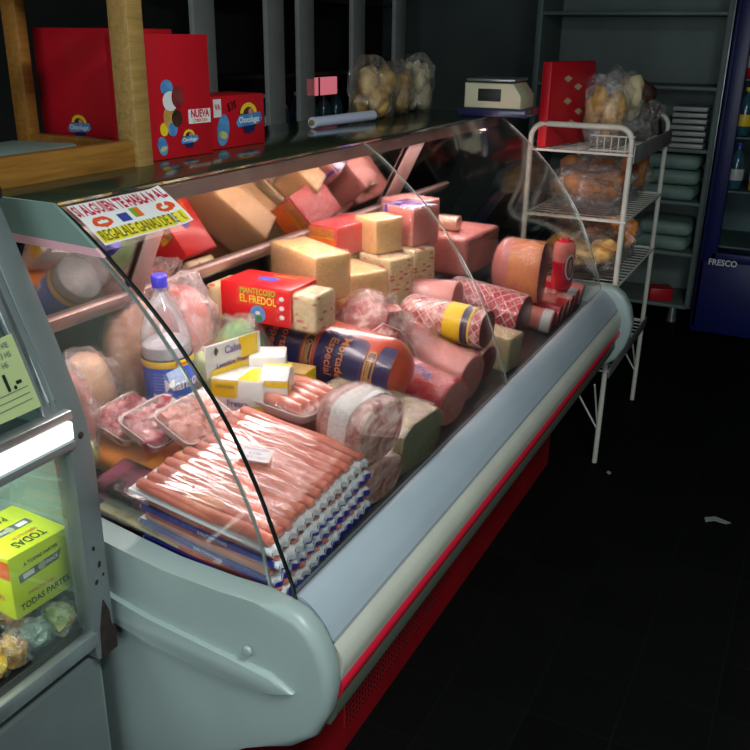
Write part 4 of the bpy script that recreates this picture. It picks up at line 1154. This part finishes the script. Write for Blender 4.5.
c0 = candy_box('red candy box seen through the side opening of the wooden display', 1.62, .745, .12, .31, .26)
candy_logo(frame((-.0608, .035, .045), (0, -1, 0), (0, 0, 1)), .9, c0)
c1 = candy_box('tall red candy box with small prints right beside the wooden post', 1.545, .520, .19, .11, .25, -5)
f1 = frame((0, -.0556, .0), (1, 0, 0), (0, 0, 1))
candy_logo(f1 @ Matrix.Translation((.018, .037, 0)), .68, c1)
def egg(fr, w, h, par):
    obj('printed_egg', shape2d(ell(0, 0, w, h), fr, .0008), M['sky_print'], par)
    obj('printed_egg_stripe', shape2d(ell(0, -h * .3, w * .8, h * .25), fr, .0012), M['green_veg'], par)
egg(f1 @ Matrix.Translation((-.062, .028, 0)) @ Matrix.Rotation(R(15), 4, 'Z'), .014, .020, c1)
obj('white_flash', shape2d(rect(.020, .068, .090, .098), f1, .0008), M['white'], c1)
lettering('NUEVA', .022, M['red_trim'], c1, f1 @ Matrix.Translation((.056, .088, .0)), .03, .8, lift=.0016)
lettering('COBERTURA', .010, M['orange_print'], c1, f1 @ Matrix.Translation((.056, .074, .0)), .02, .8, lift=.0016)
# plain coloured shapes where the carton carries its cartoon art
for (x, z, a, b_, m) in ((-.035, .085, .020, .024, 'pastry'), (-.015, .082, .016, .018, 'cocoa'), (-.032, .118, .022, .020, 'white'), (-.055, .062, .012, .014, 'yellow'), (-.030, .060, .014, .014, 'sky_print'), (-.010, .125, .018, .022, 'dark_salami'), (-.04, .145, .018, .016, 'sky_print')):
    obj('printed_patch', shape2d(ell(x, z, a, b_), f1, .0008 + x * .002 + .0004), M[m], c1)
c2 = candy_box('shorter red candy box with big round logo and handwritten price', 1.775, .535, .20, .11, .118, -3)
f2 = frame((0, -.0556, .0), (1, 0, 0), (0, 0, 1))
candy_logo(f2 @ Matrix.Translation((.035, .062, 0)), 1.25, c2)
egg(f2 @ Matrix.Translation((-.062, .042, 0)) @ Matrix.Rotation(R(-12), 4, 'Z'), .022, .036, c2)
obj('white_flash', shape2d(rect(-.094, .072, -.066, .112), f2, .0008), M['white'], c2)
lettering('VA', .018, M['red_trim'], c2, f2 @ Matrix.Translation((-.080, .094, 0)), .03, .8, lift=.0016)
lettering('$38', .028, M['black'], c2, f2 @ Matrix.Translation((-.028, .094, 0)) @ Matrix.Rotation(R(12), 4, 'Z'), .0, .8, lift=.0016)
# white roll standing in for a bright reflection, then pastry bags
t = thing('glare_roll', 'white roll added in place of a bright reflection on the counter top', 'roll', (2.42, .55, TZ), (0, 0, R(-4)))
obj('roll', MB().tube([(-.17, 0, .016), (.17, 0, .016)], .016, 20), mat('glare_white', rgb(225, 230, 255), None, rough=.12, coat=1), t)  # stands in for the bright reflection
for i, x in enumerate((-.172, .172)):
    obj('glare_roll_end', MB().tube([(x - .004, 0, .016), (x + .004, 0, .016)], .008, 14), M['wood_pale'], t)
k = 0
for (x, y, r_, m, lab) in ((2.72, .60, (.105, .07, .095), 'pastry', 'left bag of golden pastries on the counter top'), (2.90, .61, (.095, .06, .085), 'pastry', 'middle bag of golden pastries on the counter top'), (3.06, .60, (.085, .06, .10), 'wafer', 'right bag of pale golden rolls on the counter top')):
    t = thing('pastry_bag', lab, 'pastry bag', (x, y, TZ), (0, 0, .3 * k), 'pastry bags on the counter')
    for j in range(6):
        a = j * PI / 3
        obj('pastry', MB().blob((r_[0] * .5 * math.cos(a), r_[1] * .5 * math.sin(a), r_[2] * (.55 + .6 * (j % 2))), (r_[0] * .42, r_[1] * .5, r_[2] * .55), .12, 8, j + k, 2, False), M[m], t)
    obj('clear_bag', MB().blob((0, 0, r_[2] * .85), (r_[0] * 1.08, r_[1] * 1.08, r_[2] * 1.15), .18, 11, k), M['bag'], t)
    k += 1
sx = thing('counter_scale', 'cream boxy counter scale on dark blue base at far end of counter', 'scale', (3.04, .30, TZ), (0, 0, R(4)))
obj('blue_base', MB().box((0, -.03, .014), (.20, .24, .026), bev=.004), M['navy'], sx)
obj('housing', MB().prism([(-.13, .028), (.07, .028), (.07, .11), (-.10, .11), (-.13, .07)], 'X', -.095, .095, bev=.006), mat('cream_plastic', rgb(214, 208, 176), rgb(200, 194, 160), 5, .45), sx)
obj('keypad', MB().box((-.0965, -.02, .072), (.004, .08, .04), bev=.001), M['dark_steel'], sx)
obj('weighing_pan', MB().box((0, -.02, .120), (.19, .17, .010), bev=.004), M['alu'], sx)

# ------------------------------------------------------------------ wire bread rack beyond the case
rk = rooted('bread_rack', 'white tubular wire bread rack standing beyond the deli case', 'rack', (3.6, .02, 0))
RX0, RX1, RY0, RY1 = 3.24, 3.99, -.165, .205
def hoop(x, dx):
    pts = [(x + dx, RY0, 0.0), (x, RY0, .5), (x, RY0, 1.24)]
    for a in range(0, 91, 15):
        pts.append((x, RY0 + .05 - .05 * math.cos(R(a)), 1.265 + .05 * math.sin(R(a))))
    for a in range(90, -1, -15):
        pts.append((x, RY1 - .05 + .05 * math.cos(R(a)), 1.265 + .05 * math.sin(R(a))))
    pts += [(x, RY1, 1.24), (x, RY1, .5), (x + dx, RY1, 0.0)]
    return pts
for x in (RX0, RX1):
    obj('side_frame', MB().tube(hoop(x, 0), .0105, 10), M['wire'], rk)
for x in (RX0, RX1):
    obj('leg_brace', MB().tube([(x, RY0 + .005, .16), (x - .18 if x == RX1 else x - .12, RY0 + .01, .38)], .004, 8), M['wire'], rk)
    obj('leg_brace', MB().tube([(x, RY0, .14), (x, .02, .42)], .004, 8), M['wire'], rk)
SH = [.40, .74, .982, 1.222]
def shelf(z, name='wire_shelf', frontz=.03, tilt=.0):
    mb = MB()
    c = [(RX0 - .01, RY0 - .01, z), (RX1, RY0 - .01, z), (RX1, RY1, z + tilt), (RX0 - .01, RY1, z + tilt)]
    mb.tube(c, .0045, 6, closed=True)
    for i in range(15):
        x = RX0 + (RX1 - RX0) * (i + .5) / 15
        mb.tube([(x, RY0 - .01, z), (x, RY1, z + tilt)], .0022, 5)
    for i in range(1, 4):
        y = RY0 + (RY1 - RY0) * i / 4
        mb.tube([(RX0 - .01, y, z + tilt * i / 4), (RX1, y, z + tilt * i / 4)], .003, 5)
    return obj(name, mb, M['wire'], rk)
for z in SH:
    shelf(z)
for x in (RX0 - .01,):   # basket ends of the top shelf
    mb = MB(); mb.tube([(x, RY0 - .01, 1.235), (x, -.02, 1.235), (x, -.02, 1.285), (x, RY0 - .01, 1.285)], .003, 6, closed=True)
    for i in range(5):
        mb.tube([(x, RY0 + .02 + i * .025, 1.222), (x, RY0 + .02 + i * .025, 1.285)], .002, 5)
    obj('basket_end', mb, M['wire'], rk)
obj('price_rail', MB().box(((RX0 + RX1) / 2, RY0 - .016, 1.224), (RX1 - RX0 + .04, .006, .062), bev=.002), M['rail_grey'], rk)
obj('price_rail', MB().box(((RX0 + RX1) / 2, RY0 - .016, .395), (RX1 - RX0 + .02, .006, .045), bev=.002), M['rail_grey'], rk)
# goods on the rack
def rbag(name, label, x, y, z, r, m, group, seed, rz=0, items=9, pc='bread_roll', film='bag'):
    t = thing(name, label, 'bread bag', (x, y, z), (0, 0, R(rz)), group)
    rnd = random.Random(seed)
    for j in range(items):
        a = j * 2 * PI / items
        obj(pc, MB().blob((r[0] * .50 * math.cos(a), r[1] * .56 * math.sin(a), r[2] * (.55 + .55 * rnd.random() + .3 * (j % 2))), (r[0] * .44, r[1] * .40, r[2] * .42), .16, 8, seed + j, 2, False), M[m], t)
    obj('clear_bag', MB().blob((0, 0, r[2] * .8), (r[0], r[1], r[2] * 1.08), .16, 10, seed), M[film], t)
    return t
LB = ['nearest', 'second', 'third', 'farthest']
g = 'bread bags on the rack'
words_ = {3: 'top rack tier', 2: 'second rack tier from the top', 1: 'third rack tier from the top', 0: 'lowest rack tier'}
spec = {
 2: [('bread', (.092, .16, .10)), ('bread', (.086, .155, .105)), ('wafer', (.086, .15, .11)), ('bread', (.085, .15, .11))],
 1: [('pastry', (.092, .16, .09)), ('bread', (.088, .15, .10)), ('orange_cheese', (.08, .14, .11)), ('cocoa', (.088, .14, .09))],
 0: [('cocoa', (.10, .15, .07)), ('pastry', (.09, .15, .07)), ('card_red', (.07, .12, .05)), ('bread', (.08, .13, .07))]}
ml = {'bread': 'brown crusty bread', 'wafer': 'pale sliced bread', 'pastry': 'golden buns', 'orange_cheese': 'orange snack puffs', 'cocoa': 'dark cookies', 'card_red': 'red wrapped biscuits'}
for tier, L_s in spec.items():
    for i, (m, r_) in enumerate(L_s):
        rbag('bread_bag', f'{LB[i]} bag on the {words_[tier]}, {ml[m]}', RX0 + .10 + i * .185, .02 if i % 2 else -.01, SH[tier] + .006, r_, m, g, 50 + tier * 10 + i, rz=(-12, 10, -6, 8)[i])
# long rolls standing out on the second tier
for i, (x, y, z, a) in enumerate(((3.40, -.12, 1.10, 35), (3.66, -.13, 1.04, 66))):
    t = thing('long_roll', ['long golden bread roll lying across the near bread bags', 'upright long golden roll leaning by the rack post'][i], 'bread roll', (x, y, z), (0, R(a), R(20)), None)
    obj('crust', MB().loaf(.05, .05, .17, p=2, front='round', back='round', amp=.03).xform(Matrix.Rotation(R(90), 4, 'Z')), M['bread'], t)
# top tier: red printed sheet pack, biscuit tubes, dark cookies
t = thing('red_packet', 'large red packet with pale pattern standing on top rack tier', 'packet', (3.35, .135, 1.230), (0, 0, R(-14)))
obj('packet', MB().box((.05, 0, .15), (.34, .04, .30), bev=.008), M['card_red'], t)
fr_ = frame((.05, -.0212, .13), (1, 0, 0), (0, 0, 1)); fr2 = frame((-.0512, 0, .13), (0, -1, 0), (0, 0, 1))
for j, (x, z) in enumerate(((-.04, .03), (.03, .08), (.0, -.05), (.05, -.01), (-.05, .11))):
    obj('pale_print', shape2d([(x - .03, z), (x, z + .012), (x + .035, z), (x + .005, z - .014)], fr_, .001), M['wafer'], t)
for i, (x, m, r_, lab) in enumerate(((3.42, 'pastry', (.05, .08, .14), 'yellow and black biscuit sleeve on top rack tier'), (3.54, 'wafer', (.08, .12, .15), 'clear bag of pale biscuits on top rack tier'), (3.71, 'cocoa', (.095, .14, .13), 'clear bag of dark cookies behind the grey price rail'), (3.88, 'cocoa', (.085, .13, .11), 'second dark cookie bag at far end of top tier'))):
    rbag('biscuit_bag', lab, x, -.02, SH[3] + .006, r_, m, 'biscuit bags on the top tier', 90 + i, items=7, pc='biscuit')

# ------------------------------------------------------------------ grey cabinet of sacks and blue drinks fridge at the far wall
kb_ = rooted('shelf_cabinet', 'tall grey open cabinet with shelves of sacks behind the rack', 'cabinet', (5.5, .3, 0))
GX = 5.35
obj('side_panel', MB().box((GX + .22, -.205, 1.15), (.44, .035, 2.1), bev=.004), M['cabinet'], kb_)
obj('side_panel', MB().box((GX + .22, .85, 1.15), (.44, .035, 2.1), bev=.004), M['cabinet'], kb_)
obj('front_edge', MB().box((GX - .004, -.222, 1.15), (.010, .010, 2.1), bev=.002), M['alu'], kb_)
obj('back_panel', MB().box((GX + .44, .32, 1.15), (.02, 1.1, 2.1)), M['cabinet'], kb_)
obj('top_panel', MB().box((GX + .22, .32, 2.19), (.44, 1.1, .03)), M['cabinet'], kb_)
for z in (.10, .42, .72, 1.02, 1.36, 1.75):
    obj('shelf', MB().box((GX + .22, .32, z), (.42, 1.04, .02), bev=.003), M['cabinet'], kb_)
for x in (GX + .04, GX + .40):
    for y in (-.12, .78):
        obj('foot', MB().lathe([(.0, 0), (.03, 0), (.025, .05), (.02, .09), (0, .09)], (x, y, 0), 16), M['alu'], kb_)
k = 0
for zi, z in enumerate((.73, .43)):
    for lvl in range(3 if zi == 0 else 2):
        for yi, y in enumerate((.0, .36)):
            t = thing('flour_sack', f'pale green sack, {["bottom","middle","top"][lvl]} of the {["right","left"][yi]} pile on the {["middle","low"][zi]} cabinet shelf', 'sack', (GX + .18, y, z + .002 + lvl * .088), (0, 0, R(3 * (k % 3 - 1))), 'pale sacks in the grey cabinet')
            obj('sack', MB().box((0, 0, .042), (.30, .31, .082), bev=.035, seg=4), M['bag_green'], t)
            k += 1
for j in range(7):
    t = thing('foam_tray', f'white packaged tray, number {["one","two","three","four","five","six","seven"][j]} from the bottom of the pile on upper shelf', 'tray', (GX + .12, -.06 + .004 * (j % 2), 1.032 + j * .034), (0, 0, R(2 * (j % 3))), 'white trays piled in the cabinet')
    obj('tray', MB().box((0, 0, .012), (.16, .19, .024), bev=.006), M['white_gloss'], t)
t = bag('dark_bundle', 'dark brown bundle on the middle cabinet shelf', (GX + .14, -.03, .735 + .27), (.08, .09, .012), 'cocoa', seed=3) if False else None
t = thing('dark_packet', 'tall dark brown packet leaning on the cabinet shelf', 'packet', (GX + .12, .20, 1.032), (0, 0, 0))
obj('packet', MB().blob((0, 0, .09), (.08, .10, .12), .2, 8, 5), M['cocoa'], t)
t = thing('red_packet', 'small red packet on the bottom cabinet shelf', 'packet', (GX + .10, -.02, .112), (0, 0, R(20)))
obj('packet', MB().box((0, 0, .04), (.12, .14, .08), bev=.01), M['card_red'], t)
# blue fridge
BF = 5.18
bf = rooted('drinks_fridge', 'dark blue glass-door drinks fridge at the right of the grey cabinet', 'fridge', (5.5, -.63, 0))
obj('lower_panel', MB().box((BF + .03, -.62, .235), (.06, .74, .43), bev=.01), M['fridge_blue'], bf)
obj('side_wall', MB().box((BF + .30, -.265, 1.05), (.60, .03, 2.0), bev=.005), M['fridge_blue'], bf)
obj('side_wall', MB().box((BF + .30, -.975, 1.05), (.60, .03, 2.0), bev=.005), M['fridge_blue'], bf)
obj('back_wall', MB().box((BF + .59, -.62, 1.05), (.02, .70, 2.0)), M['fridge_in'], bf)
obj('top_panel', MB().box((BF + .30, -.62, 2.03), (.60, .74, .10), bev=.01), M['fridge_blue'], bf)
dr = obj('door', MB().box((BF, -.305, 1.22), (.05, .075, 1.54), bev=.006).box((BF, -.94, 1.22), (.05, .07, 1.54), bev=.006).box((BF, -.62, .475), (.05, .62, .05), bev=.006).box((BF, -.62, 1.965), (.05, .62, .05), bev=.006), M['fridge_blue'], bf)
obj('door_glass', MB().box((BF, -.62, 1.22), (.006, .60, 1.46)), M['glass'], dr, world=False).matrix_parent_inverse = WORLD[bf.name].inverted() @ Matrix.Identity(4)
for z in (.52, .83, 1.12, 1.42, 1.72):
    obj('fridge_shelf', MB().box((BF + .31, -.62, z), (.50, .66, .010)), M['fridge_in'], bf)
lettering('FRESCO', .048, M['white'], bf, frame((BF - .0262, -.38, .445), (0, -1, 0), (0, 0, 1)), .02, .9)
k = 0
for zi, z in enumerate((.835, 1.125, 1.425)):
    for yi in range(5):
        y = -.36 - yi * .115
        m1 = ['teal_bottle', 'pastry', 'card_red'][(zi + yi) % 3] if zi != 1 else 'pet'
        t = thing('soda_bottle', f'{["first","second","third","fourth","fifth"][yi]} bottle from the left on the {["low","middle","upper"][zi]} fridge shelf', 'bottle', (BF + .12, y, z - .13 + .135), (0, 0, 0), 'bottles in the drinks fridge')
        obj('bottle_body', MB().lathe([(0, 0), (.038, .0), (.042, .01), (.042, .14), (.034, .18), (.014, .215), (.013, .235)], seg=20), M['teal_bottle' if m1 == 'pet' else m1], t)
        obj('cap', MB().lathe([(.014, .232), (.015, .234), (.015, .25), (0, .25)], seg=16), M['yellow' if zi == 1 else 'cap_blue'], t)
        obj('label_wrap', MB().lathe([(.0425, .05), (.0428, .051), (.0428, .11), (.0425, .111)], seg=20), M['yellow' if zi == 1 else 'white_gloss'], t)
        k += 1

# ------------------------------------------------------------------ bottle shelving behind the counter
ws = rooted('wall_shelving', 'dark shelving with grey uprights behind the counter', 'shelving', (4.6, 2.1, 0))
for x in (3.55, 4.16, 4.475, 5.1, 5.7):
    obj('upright', MB().box((x, 1.93, 1.0), (.16, .03, 2.0), bev=.004), M['white_gloss'], ws)
obj('back_board', MB().box((4.6, 2.26, 1.0), (2.4, .02, 2.0)), M['wall_dark'], ws)
for z in (.6, 1.0, 1.4, 1.8):
    obj('shelf', MB().box((4.6, 2.10, z), (2.4, .30, .02)), M['dark_steel'], ws)
for i in range(9):
    x = 3.72 + i * .16 + (.06 if i > 2 else 0)
    t = thing('shelf_bottle', f'{["first","second","third","fourth","fifth","sixth","seventh","eighth","ninth"][i]} teal bottle from the left behind the counter', 'bottle', (x, 2.06, 1.011), (0, 0, 0), 'teal bottles on the wall shelving')
    obj('bottle_body', MB().lathe([(0, 0), (.042, .0), (.046, .01), (.046, .17), (.036, .21), (.015, .25), (.014, .27)], seg=18), M['teal_bottle'], t)
    obj('cap', MB().lathe([(.015, .268), (.016, .27), (.016, .288), (0, .288)], seg=14), M['white_gloss'], t)
t = thing('lit_sign', 'small glowing pink red sign on the shelf behind the counter', 'sign', (4.64, 1.96, 1.411), (0, 0, 0))
obj('sign_panel', MB().box((0, -.035, -.08), (.36, .02, .10), bev=.004), M['pink_sign'], t)
obj('sign_divider', MB().box((-.04, -.047, -.08), (.012, .006, .10)), M['dark_steel'], t)
# unseen ceiling lamp, added for more light from above and in front
t = thing('fill_ceiling_lamp', 'long unseen ceiling lamp added as fill light', 'lamp', (.5, -1.30, 2.70))
obj('fill_lamp_body', MB().box((0, 0, -.025), (1.3, .16, .05), bev=.006), M['white_gloss'], t)
obj('lamp_tube', MB().tube([(-.6, 0, -.066), (.6, 0, -.066)], .013, 12), M['diffuser'], t)  # tube of the added ceiling lamp
# floor litter
tag(obj('paper_scrap', MB().prism([(2.955, -.632), (2.985, -.625), (3.01, -.66), (2.99, -.715), (2.975, -.70), (2.98, -.66)], 'Z', .001, .004), M['scrap']), 'small pale paper scrap on the black floor tiles', 'litter')
tag(obj('paper_bit', MB().blob((3.17, -.24, .004), (.012, .009, .004), .3, 9, 2, 2), M['scrap']), 'tiny pale crumb on the floor beside the rack leg', 'litter')

# ------------------------------------------------------------------ light
def area(name, loc, rot, sx, sy, energy, col):
    l = bpy.data.lights.new(name, 'AREA'); l.shape = 'RECTANGLE'; l.size = sx; l.size_y = sy
    l.energy = energy; l.color = col
    o = bpy.data.objects.new(name, l); COL.objects.link(o); o.location = loc; o.rotation_euler = rot
    return o
area('case_lamp_light', (2.06, .322, 1.304), (R(-14), 0, 0), 1.9, .05, 13, (1, .80, .79))
area('window_fill_light', (X0 + .05, -.7, 1.65), (0, R(-90), 0), 1.5, 2.8, 34, (.84, .94, 1))  # fill from the added window
area('ceiling_fill_light', (.5, -1.30, 2.62), (0, 0, 0), 1.2, .3, 54, (.90, 1, .98))  # fill from the added ceiling lamp
area('showcase_light', (.55, .40, .985), (0, 0, 0), .6, .2, 3, (1, 1, .95))
w = bpy.data.worlds.new('world'); scn.world = w; w.use_nodes = True
w.node_tree.nodes['Background'].inputs[0].default_value = (.5, .6, .62, 1)
w.node_tree.nodes['Background'].inputs[1].default_value = .05
scn.view_settings.view_transform = 'Standard'
scn.view_settings.look = 'None'
scn.view_settings.gamma = 1
scn.view_settings.exposure = 0
scn.view_settings.use_curve_mapping = False
scn.cycles.transparent_max_bounces = 24
scn.cycles.max_bounces = 8
